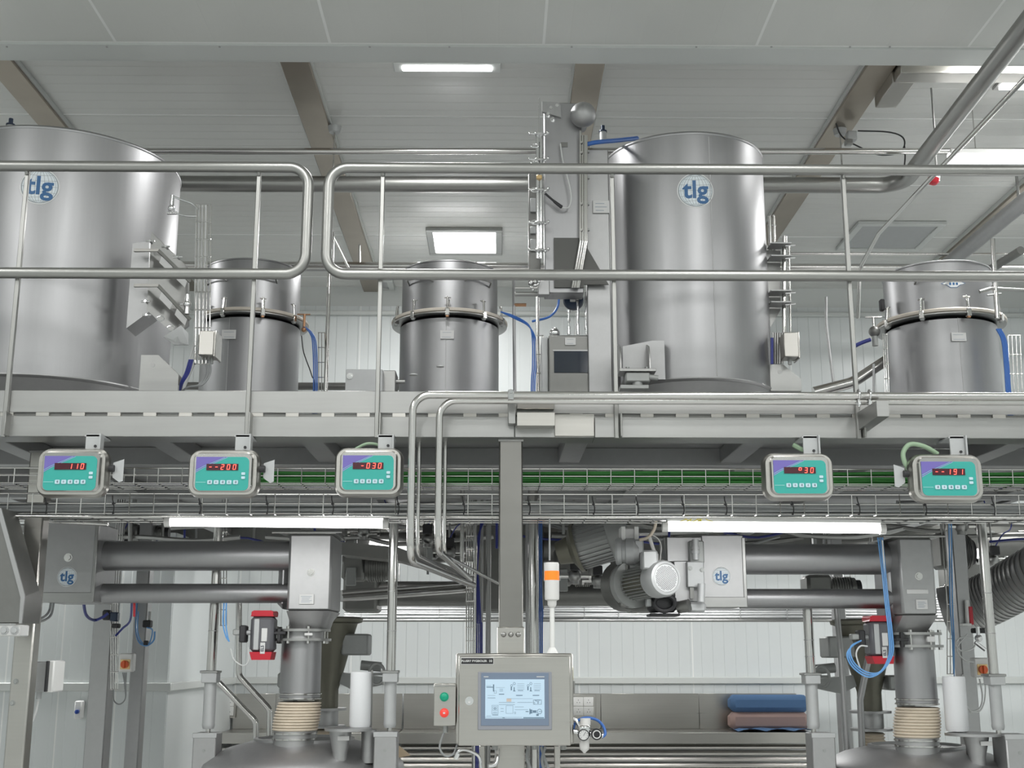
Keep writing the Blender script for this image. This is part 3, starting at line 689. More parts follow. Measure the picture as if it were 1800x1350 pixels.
# sampler cabinet
t = thing('sampling_cabinet', 'grey cabinet with dark glass window left of the right tank', 'cabinet', P(1000, 688, 6.1))
rb(MB(), 965, 589, 1035, 700, 6.1, .28, .005).build('body', 'dark_steel', t)
rb(MB(), 953, 592, 964, 700, 6.14, .2, .004).build('side_door', 'castlight', t)
o = rb(MB(), 974, 617, 1034, 655, 6.095, .004, .001).build('window', 'glassdark', t)
rb(MB(), 972, 615, 1036, 617, 6.094, .005).build('window_frame', 'satin', t)
nameplate(t, 993, 594, 1012, 607, 6.099, 2)
m = MB()
for xx in (1000, 1016, 1031):
    Z0 = P(xx, 588, 6.2); Z1 = P(xx, 512 if xx != 1000 else 545, 6.2); n_ = 9
    for i in range(n_):
        z0_ = Z0.z + (Z1.z - Z0.z) * i / n_; z1_ = Z0.z + (Z1.z - Z0.z) * (i + 1) / n_; m.cyl((Z0.x, 6.2, z0_), (Z0.x, 6.2, z1_ - .002), random.choice((.005, .008, .0095)), n=10)
m.build('tube_fittings', 'chrome', t)
m = MB(); c = P(975, 586, 6.2); m.sph(c, .028, 10).cyl(c - Vector((0, 0, .02)), c + Vector((0, 0, .03)), .012); m.build('valve', 'chrome', t)
t = thing('regulator', 'dark pressure gauge on the pipes above the sampling cabinet', 'gauge', P(1008, 530, 6.22))
c = P(1008, 528, 6.22); MB().lathe(c, [(.001, -.02), (.05, -.02), (.056, 0), (.05, .02), (.001, .02)], 28, axis=(0, 1, 0)).build('case', 'navy', t)
rb(MB(), 1002, 520, 1012, 530, 6.19, .01, .002).build('dial_label', 'label_white', t)

# ================================================================== HIGH PIPES BEHIND THE RAILING
def pipe(name, pts, r, lb, cat='pipe', m='pipe', rad=0.0, n=20, rings=(), seg=6, group=None):
    pts = [Vector(p) for p in pts]
    if not rings: return one(MB().tube(pts, r, n, rad=rad, seg=seg), name, m, lb, cat, group)
    t = thing(name, lb, cat, pts[0], group)
    MB().tube(pts, r, n, rad=rad, seg=seg).build('pipe_run', m, t)
    for q, ax in rings: MB().cyl(Vector(q) - Vector(ax) * .006, Vector(q) + Vector(ax) * .006, r + .003, n=n).build('weld_ring', 'satin', t)
    return t
HP = 7.3
pipe('steel_pipe', [P(240, 266, HP), P(1900, 266, HP)], .021, 'thin horizontal pipe high under ceiling, above the thick one')
e = P(1585, 326, 7.4)
E2 = PZ(1760, 100, e.z)
pipe('steel_pipe', [P(240, 323, 7.4), e, Vector((E2.x, E2.y, e.z)), Vector((E2.x + (E2.x - e.x) * 1.4, E2.y + (E2.y - 7.4) * 1.4, e.z))], .052, 'thick horizontal pipe turning at right towards the camera under ceiling', m='rail', rad=.16, rings=((P(940, 323, 7.4), (1, 0, 0)), (P(1480, 324, 7.4), (1, 0, 0))), seg=10)
# hangers
for (px, lb) in ((585, 'pipe hanger with saddle below the ceiling beam between railings'), (1482, 'pipe hanger with saddle below ceiling beam right of right tank')):
    t = thing('pipe_hanger', lb, 'hanger', P(px, 300, 7.4)); c = P(px, 323, 7.4)
    MB().tube([c + Vector((0, .054 * math.cos(k * PI / 8), .054 * math.sin(k * PI / 8))) for k in range(16)], .005, 6, closed=True).build('clamp_ring', 'dark_steel', t)
    MB().cyl(c + Vector((0, 0, .05)), (c.x, c.y, ZC - .05), .006).build('rod', 'pipe', t)
    MB().cyl((c.x, c.y, ZC - .09), (c.x, c.y, ZC - .05), .035, .045, n=16).build('ceiling_cup', 'castlight', t)
ZD = 4.3
a = PZ(1800, 140, ZD); b = PZ(1545, 410, ZD)
pipe('steel_pipe', [a + (a - b) * 1.2, b, P(1512, 470, b.y + .6), P(1508, 560, b.y + .7)], .014, 'thin slanting conduit pipe right of the thick slanting pipe', rad=.1)
a = PZ(1830, 330, 4.45); b = PZ(1690, 445, 4.45)
pipe('steel_pipe', [a + (a - b) * 2.5, b + (b - a) * .3], .055, 'thick dull pipe slanting down into the upper right corner', m='satin')
t = thing('fire_sprinkler', 'small round ceiling fitting near the upper right edge', 'fitting', P(1793, 375, 8.2)); c = P(1793, 375, 8.2)
MB().lathe(c, [(.03, 0), (.045, .03), (.04, .07), (.02, .09), (.001, .09)], 20).build('body', 'castlight', t)
MB().cyl(c + Vector((0, 0, .09)), (c.x, c.y, ZC), .01).build('stem', 'steel', t)
pipe('steel_pipe', [P(1385, 446, 8.8), Vector((WX1, 8.8, P(1385, 446, 8.8).z))], .012, 'thin bright pipe crossing behind the far right hopper top')
def across(py, Y, x0=None, x1=None):
    z = P(900, py, Y).z; return [Vector((WX0 if x0 is None else x0, Y, z)), Vector((WX1 if x1 is None else x1, Y, z))]
pipe('steel_pipe', across(468, 9.3), .03, 'bright horizontal pipe behind the middle hopper top')
pipe('steel_pipe', across(474, 9.7), .022, 'darker horizontal pipe right below the bright one behind the middle hopper', m='satin')
pipe('steel_pipe', [P(579, 480, 8.6), P(572, 700, 8.6), dn(P(572, 700, 8.6))], .016, 'tall thin vertical pipe in the gap between the railings', m='pipe')
pipe('steel_pipe', [P(586, 408, 8.6), P(584, 480, 8.6)], .008, 'short thin rod above the railing gap', m='pipe')
pipe('brace_rod', [P(583, 412, 8.6), P(612, 470, 8.9)], .008, 'thin slanted brace rod next to the left railing end', cat='rod')
pipe('hanger_rod', [P(632, 430, 9.3), P(632, 468, 9.3)], .008, 'thin hanger rod under the ceiling beam behind second railing', cat='rod')
pipe('steel_pipe', [P(1745, 420, 7.0), P(1753, 560, 7.0)], .014, 'slim vertical pipe in front of the far right hopper')
pipe('steel_pipe', [P(1795, 440, 8), P(1600, 560, 9.5)], .03, 'dark slanting pipe behind far right hopper', m='dark_steel')
t = thing('lever_arm', 'flat steel lever arm reaching in from the right picture edge', 'arm', P(1760, 512, 7.0))
MB().tube([P(1722, 513, 7.0), P(1742, 507, 7.0), P(1830, 512, 7.0)], .011, 10, rad=.03).build('arm', 'steel', t)
MB().tube([P(1735, 519, 7.0), P(1760, 516, 7.0)], .006, 8).build('pin', 'steel', t)
# conduit loops near right ceiling beam
one(MB().tube(catm([P(1468, 212, 7.3), P(1480, 240, 7.35), P(1510, 258, 7.4), P(1545, 272, 7.4), P(1578, 269, 7.4), P(1590, 255, 7.4), P(1585, 240, 7.4), P(1560, 232, 7.4), P(1508, 230, 7.4)]), .005, 8), 'black_cable', 'rubber', 'black cable looping below ceiling right of the right tank', 'cable')
one(MB().tube(catm([P(1590, 255, 7.4), P(1591, 275, 7.35), P(1590, 290, 7.3)]), .005, 8), 'black_cable', 'rubber', 'short black cable drop beside the thick pipe elbow', 'cable')
t = thing('ceiling_junction_box', 'small grey junction box clamped to the right ceiling beam', 'box', P(1498, 240, 7.35))
rb(MB(), 1490, 229, 1507, 245, 7.3, .06, .006).build('body', 'castlight', t)
rb(MB(), 1487, 243, 1500, 253, 7.29, .05, .006).build('clamp', 'steel', t)
# wall side background on the right: column + cable ladder
pipe('wall_conduit', [P(1452, 522, 9.4), P(1452, 570, 9.4), P(1466, 680, 9.4)], .012, 'vertical conduit on the back wall right of the right tank', cat='conduit', m='satin')
pipe('hose_pipe', [P(1430, 690, 7.6), P(1500, 672, 7.6), P(1560, 632, 7.6)], .035, 'shiny bent suction pipe left of the far right hopper', rad=.25, m='pipe')
pipe('steel_pipe', [P(1536, 640, 7.3), P(1536, 700, 7.3), dn(P(1536, 700, 7.3))], .008, 'thin vertical rod beside the far right hopper', m='satin')
t = thing('filter_valve', 'dark valve at the left rim of the far right hopper', 'valve', P(1537, 590, 7.2))
c = P(1537, 583, 7.2); MB().sph(c, .035, 10).build('body', 'dark_steel', t)
MB().tube([c + Vector((-.05, 0, .09)), c + Vector((.05, 0, .092))], .006, 8).cyl(c, c + Vector((0, 0, .09)), .009).build('handle', 'pipe', t)
MB().cyl(c - Vector((0, 0, .09)), c - Vector((0, 0, .03)), .018).build('stub', 'castgrey', t)
MB().tube(catm([P(1503, 608, 7.2), P(1516, 602, 7.2), P(1530, 597, 7.2)]), .012, 10).build('hose', 'navy_cable', t)
rb(MB(), 1548, 525, 1556, 545, 7.35, .04, .006).build('pump_head', 'rubber', t)

# ---- side equipment on the tall tanks
def cable_ladder(name, lb, x0, y0, x1, y1, Y, n=4, step=.09, m='pipe', lean=0):
    t = thing(name, lb, 'cable ladder', P(x1, y1, Y))
    k = MB()
    for i in range(n):
        q = i / (n - 1); e0 = P(x0 + (x1 - x0) * q + lean, y0, Y); e1 = P(x0 + (x1 - x0) * q, y1, Y); k.cyl(e0, e1, .0035, n=8)
        if y1 in (690, 692): k.cyl(e1, dn(e1), .0035, n=8)
        if y0 > 900: k.cyl(e0, Vector((e0.x, e0.y, zf1 - .004)), .0035, n=8)
    k.build('rails', m, t); A = P(x0, y0, Y); B = P(x0, y1, Y); wd = P(x1, y1, Y).x - P(x0, y1, Y).x; nst = max(2, int((A.z - B.z) / step)); k = MB()
    l_ = P(x0 + lean, y0, Y).x - B.x
    for i in range(nst + 1):
        q = i / nst; k.cyl((B.x + l_ * q - .004, Y - .004, B.z + (A.z - B.z) * q), (B.x + l_ * q + wd + .004, Y - .004, B.z + (A.z - B.z) * q), .003, n=6)
    k.build('rungs', m, t)
    return t
cable_ladder('cable_ladder', 'tall wire cable ladder right of the left tank', 343, 360, 368, 640, 5.9, 5, lean=3)
m = MB()
for i in range(4): m.tube([P(346 + i * 5, 360, 5.93), P(342 + i * 5, 600, 5.93), P(332 + i * 3, 640, 5.93), P(322, 686, 5.95)], .006, 8, rad=.1)
m.build('cable_run', 'pale_cable', None, label='bundle of pale conduits strapped to the ladder right of the left tank', category='cable', kind='stuff')
m = MB(); m.tube(catm([P(303, 345, 5.9), P(322, 352, 5.9), P(338, 358, 5.9), P(348, 368, 5.9)]), .005, 8).tube(catm([P(300, 372, 5.9), P(325, 379, 5.9), P(346, 380, 5.9)]), .005, 8)
t = thing('sight_glass', 'small chrome sight glass fitting atop the wire ladder by left tank', 'fitting', P(302, 370, 5.9))
m.build('loop', 'chrome', t); c = P(302, 360, 5.9); MB().cyl(c - Vector((0, 0, .035)), c + Vector((0, 0, .05)), .011).sph(c - Vector((0, 0, .02)), .02, 8).build('body', 'chrome', t)
MB().cyl(c + Vector((-.02, 0, -.045)), c + Vector((.03, 0, -.045)), .008).build('tee', 'chrome', t)
def jbox(lb, x0, y0, x1, y1, Y, d=.1, m='brushed', cables=2):
    t = thing('junction_box', lb, 'box', P((x0 + x1) / 2, y1, Y)); a, b, z0, z1 = R4(x0, y0, x1, y1, Y)
    MB().box(a, b, Y, Y + d, z0, z1, b=.004).build('box_body', m, t)
    MB().box(b - .004, b + .008, Y + .005, Y + d + .02, z0 - .006, z1 + .004, b=.003).build('box_lid', m, t)
    k = MB()
    for i in range(cables):
        xx = a + (b - a) * (i + .7) / (cables + .4); k.cyl((xx, Y + d / 2, z0 - .03), (xx, Y + d / 2, z0), .010, n=10)
    k.build('cable_gland', 'castgrey', t)
    return t
jbox('square steel junction box beside the wire ladder, left tank', 349, 581, 376, 624, 5.85, .12)
m = MB()
for i in range(3): m.tube(catm([P(360 + 4 * i, 632, 5.9), P(362 + 4 * i, 655, 5.9), P(350 + 3 * i, 676, 5.88), P(332, 680, 5.9), P(322, 686, 5.95)]), .005, 8)
m.build('cable_loop', 'grey_cable', None, label='grey cables drooping under the junction box near left tank', category='cable', kind='stuff')
m = MB()
for i in range(3): m.tube(catm([P(333 + 3 * i, 632, 5.86), P(326 + 3 * i, 655, 5.86), P(318 + 2 * i, 672, 5.88), P(316, 688, 5.95)]), .0045, 8)
m.build('blue_cables', 'navy_cable', None, label='dark blue cables at the foot of the wire ladder by left tank', category='cable', kind='stuff')
t = thing('valve_fitting', 'chrome valve fitting between left tank hatch and wire ladder', 'valve', P(328, 540, 5.88)); c = P(329, 535, 5.88)
MB().cyl(c - Vector((0, 0, .05)), c + Vector((0, 0, .05)), .013).sph(c, .02, 8).build('body', 'chrome', t)
MB().tube([c + Vector((-.045, 0, .0)), c + Vector((.01, 0, .004))], .005, 8).build('lever', 'chrome', t)
# right tank, right side: twin rods, brackets, box
t = thing('level_probe', 'vertical double rod probe with clamps at right side of the right tank', 'probe', P(1380, 590, 6.3))
m = MB(); m.cyl(P(1379, 416, 6.3), P(1379, 592, 6.3), .013).cyl(P(1387, 430, 6.33), P(1390, 592, 6.33), .006)
m.build('rods', 'pipe', t)
for yy in (431, 453, 514, 534):
    m = MB(); c = P(1372, yy, 6.28); m.box(c.x - .06, c.x + .05, 6.24, 6.34, c.z - .004, c.z + .004, b=.001); m.build('bracket_plate', 'satin', t)
    k = MB(); k.tube([c + Vector((.02, -.02, -.01)), c + Vector((.075, -.02, -.005))], .005, 8); k.build('clamp_screw', 'chrome', t)
MB().prism([P_(1345, 430, 6.36), P_(1372, 436, 6.36), P_(1372, 545, 6.36), P_(1349, 585, 6.36)], (0, .02, 0)).build('mounting_web', 'steel', t)
m = MB(); m.cyl(P(1353, 380, 6.35), P(1355, 440, 6.35), .010).cyl(P(1360, 378, 6.35), P(1362, 438, 6.35), .006); m.cyl(P(1350, 396, 6.35), P(1364, 396, 6.35), .006)
m.build('upper_rods', 'pipe', t)
jbox('shiny square junction box right of the right tank', 1378, 584, 1404, 627, 6.1, .1, cables=1)
m = MB()
for i in range(5): m.cyl(P(1359 + 4 * i, 585, 6.2), P(1359 + 4 * i, 640, 6.2), .006, n=8)
one(m, 'conduit_bundle', 'steel', 'short upright conduit bundle behind the shiny junction box', 'conduit')
one(MB().tube([P(1357, 594, 6.15), P(1357, 640, 6.15)], .008, 8), 'blue_hose', 'navy_cable', 'short dark blue hose left of the shiny junction box', 'hose')
cable_ladder('cable_ladder', 'wire cable ladder left of the far right hopper', 1556, 588, 1563, 692, 7.05, 3, lean=-4)
cable_ladder('cable_ladder', 'wire cable ladder at the far right picture edge', 1776, 590, 1797, 692, 7.0, 4, lean=-4)
m = MB()
for i in range(3): m.tube(catm([P(1752 + i * 3, 578, 7.0), P(1762 + i * 3, 600, 7.0), P(1767 + i * 3, 650, 7.0), P(1770 + i * 3, 694, 7.0), dn(P(1770 + i * 3, 694, 7.0))]), .007, 8)
one(m, 'blue_hoses', 'blue_cable', 'three blue hoses down the right side of the far right hopper', 'hose', kind='stuff')
cable_ladder('cable_ladder', 'wire cable ladder with hoses right of the leftmost small hopper', 560, 585, 571, 690, 8.3, 3)
m = MB()
for i in range(3): m.tube(catm([P(533, 573, 8.2), P(545 + i * 2, 586, 8.2), P(550 + i * 3, 610, 8.2), P(551 + i * 3, 690, 8.2), dn(P(551 + i * 3, 690, 8.2))]), .0048, 8)
one(m, 'blue_hoses', 'blue_cable', 'blue hoses hanging right of the leftmost small hopper', 'hose', kind='stuff')
m = MB()
for i in range(3): m.tube(catm([P(880, 548, 8.0), P(905, 556 + 2 * i, 8.0), P(930, 572 + i, 7.9), P(936 + i * 3, 600, 7.9), P(936 + i * 3, 645, 7.9), P(934 + i * 3, 692, 7.9), dn(P(934 + i * 3, 692, 7.9))]), .0048, 8)
m.tube(catm([P(935, 565, 7.9), P(965, 557, 7.9), P(980, 540, 7.9), P(983, 515, 7.9)]), .008, 8)
one(m, 'blue_hoses', 'blue_cable', 'blue hoses between the middle hopper and the glass fronted cabinet', 'hose', kind='stuff')
pipe('steel_pipe', [P(945, 518, 6.6), P(945, 600, 6.6), P(947, 700, 6.6), dn(P(947, 700, 6.6))], .010, 'slim vertical pipe left of the glass fronted cabinet')
pipe('steel_pipe', [P(903, 494, 8.4), P(905, 690, 8.4), dn(P(905, 690, 8.4))], .012, 'slim vertical pipe right of the middle small hopper', m='satin')
pipe('copper_pipe', [P(903, 536, 8.4), P(925, 536, 8.4)], .012, 'short copper coloured pipe stub right of the middle hopper', m='copper')
cable_ladder('cable_ladder', 'narrow wire cable ladder beside the glass fronted cabinet', 944, 590, 954, 690, 6.5, 3)
# boxes on deck between hoppers
t = thing('control_box', 'flat pale steel box on deck left of the middle hopper', 'box', P(650, 688, 7.6))
rb(MB(), 607, 649, 672, 700, 7.6, .3, .004).build('body', 'castlight', t)
MB().bolt(P(615, 661, 7.6), (0, -1, 0), .014, .012).build('knob', 'chrome', t)
rb(MB(), 672, 651, 695, 700, 7.7, .2, .004).build('side_drum', 'steel', t)
MB().cyl(P(690, 671, 7.75), P(712, 671, 7.75), .014).build('stub', 'steel', t)
pipe('floor_pipe', across(680, 9.2, None, P(760, 680, 9.2).x), .03, 'dark horizontal pipe low behind the blue hoses', m='dark_steel')
m = MB(); c = P(535, 560, 8.2)
m.tube([c + Vector((-.05, 0, .03)), c + Vector((.04, 0, .03))], .005, 8).cyl(c + Vector((0, 0, -.06)), c + Vector((0, 0, .03)), .009).sph(c + Vector((0, 0, -.08)), .018, 8)
one(m, 'hand_valve', 'copper', 'small hand valve at the right rim of the leftmost small hopper', 'valve')
one(MB().tube(catm([P(530, 590, 8.2), P(534, 620, 8.2), P(548, 660, 8.2), P(552, 690, 8.2), dn(P(552, 690, 8.2))]), .004, 6), 'thin_cable', 'rubber', 'thin black cable below the hand valve', 'cable')
# ================================================================== WEIGHT INDICATORS
SEG = {'0': 'abcdef', '1': 'bc', '2': 'abged', '3': 'abgcd', '4': 'fgbc', '9': 'abcdfg', '6': 'afgcde', '-': 'g', 'q': 'afgb', ' ': ''}
def seg7(mb, text, xr, zc, h, Y, pitch):
    w_ = h * .5; t_ = h * .14; sh = .12
    for i, ch in enumerate(text[::-1]):
        cx = xr - pitch * (i + .5)
        pos = {'a': (0, h / 2, w_, t_), 'g': (0, 0, w_, t_), 'd': (0, -h / 2, w_, t_), 'f': (-w_ / 2, h / 4, t_, h / 2), 'b': (w_ / 2, h / 4, t_, h / 2), 'e': (-w_ / 2, -h / 4, t_, h / 2), 'c': (w_ / 2, -h / 4, t_, h / 2)}
        for s_ in SEG[ch]:
            x, z, a, b = pos[s_]
            vs = [(cx + x + dx * a / 2 + sh * (z + dz * b / 2), Y, zc + z + dz * b / 2) for dx, dz in ((-1, -1), (1, -1), (1, 1), (-1, 1))]
            mb.add(vs, [(0, 1, 2, 3)])
    return mb
YI = 4.92
def indicator(px0, py0, px1, py1, text, lb, side_br=0):
    a, b, z0, z1 = R4(px0, py0, px1, py1, YI); W = b - a; H = z1 - z0; cx = (a + b) / 2; cz = (z0 + z1) / 2
    t = thing('weight_indicator', lb, 'scale display', (cx, YI, z0))
    MB().rr(cx, cz, W, H, W * .17, YI - .0, YI + .02, taper=.003).build('rear_shell', 'brushed', t)
    MB().rr(cx, cz, W * .985, H * .975, W * .165, YI - .022, YI - .003, taper=.008).build('housing', 'brushed', t)
    MB().rr(cx + W * .005, cz + .002, W * .84, H * .82, W * .10, YI - .034, YI - .022, taper=.007).build('front_bezel', 'pipe', t)
    yf = YI - .0345; fw, fh = W * .735, H * .69; r_ = W * .07; fz = cz - H * .03
    fp = MB().rr(cx, fz, fw, fh, r_, yf - .0015, yf, n=4).build('keypad_film', 'teal', t)
    y1 = yf - .0022; L = cx - fw / 2; T = fz + fh / 2
    MB().add([(L, y1, T), (L + fw * .60, y1, T), (L + fw * .38, y1, T - fh * .17), (L + fw * .15, y1, T - fh * .33), (L, y1, T - fh * .48)], [(0, 4, 3, 2, 1)]).build('violet_corner', 'violet', fp, smooth=0)
    m = MB()
    for o_ in (0, .05):
        pts = [(L, T - fh * (.40 + o_)), (L + fw * .15, T - fh * (.27 + o_)), (L + fw * .38, T - fh * (.12 + o_ * .8)), (L + fw * (.54 + o_), T - fh * .01)]
        for (u0, v0), (u1, v1) in zip(pts[:-1], pts[1:]): m.add([(u0, y1 - .0004, v0), (u1, y1 - .0004, v1), (u1, y1 - .0004, v1 - .0018), (u0, y1 - .0004, v0 - .0018)], [(0, 3, 2, 1)])
    m.add([(L + fw * .01, y1 - .0004, T - fh * .745), (L + fw * .2, y1 - .0004, T - fh * .745), (L + fw * .2, y1 - .0004, T - fh * .765), (L + fw * .01, y1 - .0004, T - fh * .765)], [(0, 3, 2, 1)])
    m.build('printed_lines', 'pale_teal', fp, smooth=0)
    dx0, dx1, dz0, dz1 = L + fw * .2, L + fw * .8, T - fh * .40, T - fh * .21
    d = MB().box(dx0, dx1, y1 - .002, y1, dz0, dz1).build('digit_window', 'display', t)
    seg7(MB(), text, dx1 - .003, (dz0 + dz1) / 2, (dz1 - dz0) * .76, y1 - .0026, (dx1 - dx0) / 5.3).build('lit_digits', 'redled', d, smooth=0)
    for i in range(5):
        kx = L + fw * (.275 + .122 * i); k = MB().rr(kx, T - fh * .755, fw * .095, fh * .125, .004, y1 - .003, y1, n=3, taper=.0006).build('key', 'key', t)
        if i == 0: pass
        s_ = MB(); zz = T - fh * .755; s_.box(kx - .004, kx + .004, y1 - .0036, y1 - .003, zz - .001, zz + .001).box(kx - .001, kx + (.001 if i % 2 else .004), y1 - .0036, y1 - .003, zz - .004, zz + .005); s_.build('key_symbol', 'ink_mid', k, smooth=0)
    for zz in (.50, .62):
        kx = L + fw * .9; MB().rr(kx, T - fh * zz, fw * .075, fh * .085, .003, y1 - .003, y1, n=3, taper=.0006).build('small_key', 'key', t)
    # hanging bracket up to the edge beam
    bx = cx + W * .22
    m = MB(); m.box(bx - .03, bx + .03, YI + .02, YI + .03, z1 - .03, zf0 + .002, b=.002).box(bx - .034, bx + .034, YI + .02, YF + .06, zf0 - .010, zf0 - .003).box(bx + .03, bx + .036, YI + .005, YI + .05, z1 - .02, zf0)
    m.build('hanging_bracket', 'castlight', t)
    MB().cyl((bx + .012, YI + .017, z1 + .012), (bx + .012, YI + .021, z1 + .012), .006, n=12).build('bracket_hole', 'rubber', t)
    for s_ in ((1,) if side_br > 0 else (-1,) if side_br < 0 else ()):
        xx = cx + s_ * (W / 2 + .008)
        MB().cyl((cx + s_ * W * .45, YI + .01, cz + .02), (cx + s_ * (W / 2 + .018), YI + .01, cz + .02), .014, n=14).build('knob', 'rubber', t)
        u = 1 if s_ > 0 else -1
        MB().prism([(xx + u * .002, YI + .02, cz + .045), (xx + u * .045, YI + .02, cz + .06), (xx + u * .045, YI + .02, cz - .03), (xx + u * .03, YI + .02, cz - .035), (xx + u * .002, YI + .02, cz - .015)], (0, .003, 0)).build('side_bracket', 'castlight', t)
    return t
indicator(66, 788, 191, 875, '110', 'teal scale display reading 110, leftmost of the row', 1)
indicator(331, 790, 457, 875, '--200', 'teal scale display reading 200, above the left tube light', 1)
indicator(588, 787, 709, 874, '-030', 'teal scale display reading 030, beside the two shiny bent pipes', 0)
indicator(1340, 796, 1465, 880, 'q30', 'teal scale display above the right tube light', 0)
indicator(1598, 798, 1727, 884, '--191', 'teal scale display reading 191, rightmost with a green cable loop', -1)
one(MB().tube(catm([P(1648, 798, 4.97), P(1625, 785, 4.96), P(1600, 781, 4.95), P(1588, 795, 4.95), P(1590, 812, 4.95), P(1600, 830, 4.96)]), .010, 10), 'green_cable', 'palegreen', 'pale green cable looping over the rightmost scale display', 'cable')
one(MB().tube(catm([P(1395, 782, 5.0), P(1410, 790, 4.98), P(1432, 797, 4.98)]), .010, 8), 'green_cable', 'palegreen', 'short pale green cable over the display above the right tube light', 'cable')
one(MB().tube(catm([P(625, 789, 4.98), P(645, 780, 4.98), P(665, 782, 4.98), P(672, 790, 4.98)]), .006, 8), 'green_cable', 'palegreen', 'short pale green cable over the display beside the bent pipes', 'cable')

# ================================================================== WIRE CABLE TRAY WITH CABLES
def basket(name, lb, x0, x1, Yn, Yfar, zlo, zhi, step=.1):
    t = thing(name, lb, 'cable tray', ((x0 + x1) / 2, Yn, zlo))
    m = MB()
    for (y, z) in ((Yn, zhi), (Yn, (zlo + zhi) / 2), (Yn, zlo), (Yfar, zhi), (Yfar, zlo)) + tuple((Yn + (Yfar - Yn) * k / 4, zlo) for k in (1, 2, 3)): m.cyl((x0, y, z), (x1, y, z), .0028 if z != zhi else .004, n=6, caps=False)
    m.build('long_wires', 'pipe', t)
    m = MB(); n_ = int((x1 - x0) / step)
    for i in range(n_ + 1):
        x = x0 + i * step; m.tube([(x, Yn - .003, zhi), (x, Yn - .003, zlo - .003), (x, Yfar, zlo - .003), (x, Yfar, zhi)], .0024, 5, caps=False)
    m.build('cross_wires', 'pipe', t); return t
zA = P(900, 824, 5.3).z; zB = P(900, 850, 5.3).z; zC_ = P(900, 905, 5.3).z
basket('cable_tray', 'upper wire basket tray full of green cables behind the scale displays', XL, XR, 5.30, 5.50, zB, zA, .104)
basket('cable_tray', 'lower wire basket tray with grey cables above the tube lights', XL, XR, 5.26, 5.62, zC_, zC_ + .085, .104)
def bundle(name, mt, lb, n_, x0, x1, Y0, Y1, Z0, Z1, r, amp=.008, ps=None):
    m = MB()
    for i in range(n_):
        yy = random.uniform(Y0, Y1); zz = random.uniform(Z0, Z1); pts = []; k = 14
        for j in range(k + 1): pts.append((x0 + (x1 - x0) * j / k, yy + random.uniform(-amp, amp), zz + random.uniform(-amp, amp)))
        m.tube(catm(pts, 3), r * random.uniform(.8, 1.2), 5, caps=False)
    return one(m, name, mt, lb, 'cables', kind='stuff')
bundle('cable_bundle', 'green_cable', 'bundle of green cables lying in the upper wire tray', 26, P(440, 840, 5.4).x, XR, 5.31, 5.41, zB + .004, zB + .055, .0055, .005)
bundle('cable_bundle', 'navy_cable', 'few dark blue cables in the upper wire tray', 3, XL, XR, 5.42, 5.48, zB + .004, zB + .02, .004, .006)
bundle('cable_bundle', 'grey_cable', 'bundle of grey cables lying in the lower wire tray', 30, XL, XR, 5.28, 5.6, zC_ + .004, zC_ + .05, .0062, .008)
bundle('cable_bundle', 'pale_cable', 'a few loose paler cables in the lower wire tray', 5, XL, XR, 5.27, 5.5, zC_ + .02, zC_ + .07, .0045, .014)
m = MB()
for px in (82, 200, 352, 470, 585, 700, 815, 930, 1043, 1120, 1200, 1275, 1392, 1508, 1625, 1745):
    x = P(px, 890, 5.26).x; m.tube([(x + .005 * math.sin(k), 5.25, zC_ - .005 + .016 * k) for k in range(6)], .0028, 5).sph((x, 5.25, zC_ + .04), .006, 5)
m.build('cable_ties', 'rubber', None, label='black cable ties along the lower wire tray', category='cable ties', kind='stuff')
# steel rail under the tray
a = P(-60, 905, 5.24)
pipe('support_rail', [(XL, 5.24, zC_ - .016), (XR, 5.24, zC_ - .016)], .006, 'long thin steel rail under the lower wire tray', cat='rail', n=10)
# ---- LED tubes
def tube_light(px0, py0, px1, py1, lb):
    Y = 5.42; A = P(px0, py0, Y); B = P(px1, py1, Y)
    t = thing('tube_light', lb, 'light', ((A.x + B.x) / 2, Y, A.z))
    d = (B - A).normalized()
    MB().cyl(A + d * .02, B - d * .02, .020, n=24).build('tube', 'led', t)
    MB().obox((A + B) / 2 + Vector((0, .0, .032)), ((B - A).length - .04, .045, .018), Matrix.Rotation(-math.atan2(d.z, d.x), 3, 'Y'), b=.003).build('housing', 'white_plastic', t)
    for p, s_ in ((A, 1), (B, -1)): MB().cyl(p, p + d * s_ * .025, .0235, n=20).build('end_cap', 'milky', t)
    for q in (.2, .8):
        c = A + (B - A) * q; MB().cyl(c + Vector((0, 0, .035)), (c.x, c.y, zC_), .003, n=6).build('hanger', 'pipe', t)
    area('tube_lamp', ((A.x + B.x) / 2, Y, A.z - .03), (B - A).length, .04, 8)
tube_light(290, 917, 683, 921, 'bright tube light below the left scale displays')
tube_light(1164, 926, 1556, 930, 'bright tube light below the right scale displays')

# ================================================================== SHINY FRONT PIPES
YP = 4.86
def bentpipe(xv, ytop, xr_end, yknee, endpx, endpy, Yend, r, lb, yoff=0, rad=.07):
    Y = YP + yoff; p = [P(2300 if xr_end is None else xr_end, ytop + (4 if xr_end is None else 0), Y), P(xv, ytop, Y), P(xv, yknee, Y), P(endpx, endpy, Yend)]
    p[0].z = p[1].z; p[2].x = p[1].x
    t = thing('process_pipe', lb, 'pipe', p[2])
    MB().tube(p, r, 18, rad=rad, seg=8).build('pipe_run', 'pipe', t)
    for zz in (.12, .75): MB().cyl((p[1].x, Y, p[2].z + zz), (p[1].x, Y, p[2].z + zz + .004), r + .0015, n=18).build('weld_ring', 'satin', t)
    return t
bentpipe(726, 694, None, 985, 832, 1029, 6.2, .0155, 'outer shiny pipe running along platform edge and bending down')
bentpipe(773, 704, None, 968, 826, 1018, 6.1, .0145, 'inner shiny pipe bending down right beside the outer one', .02)
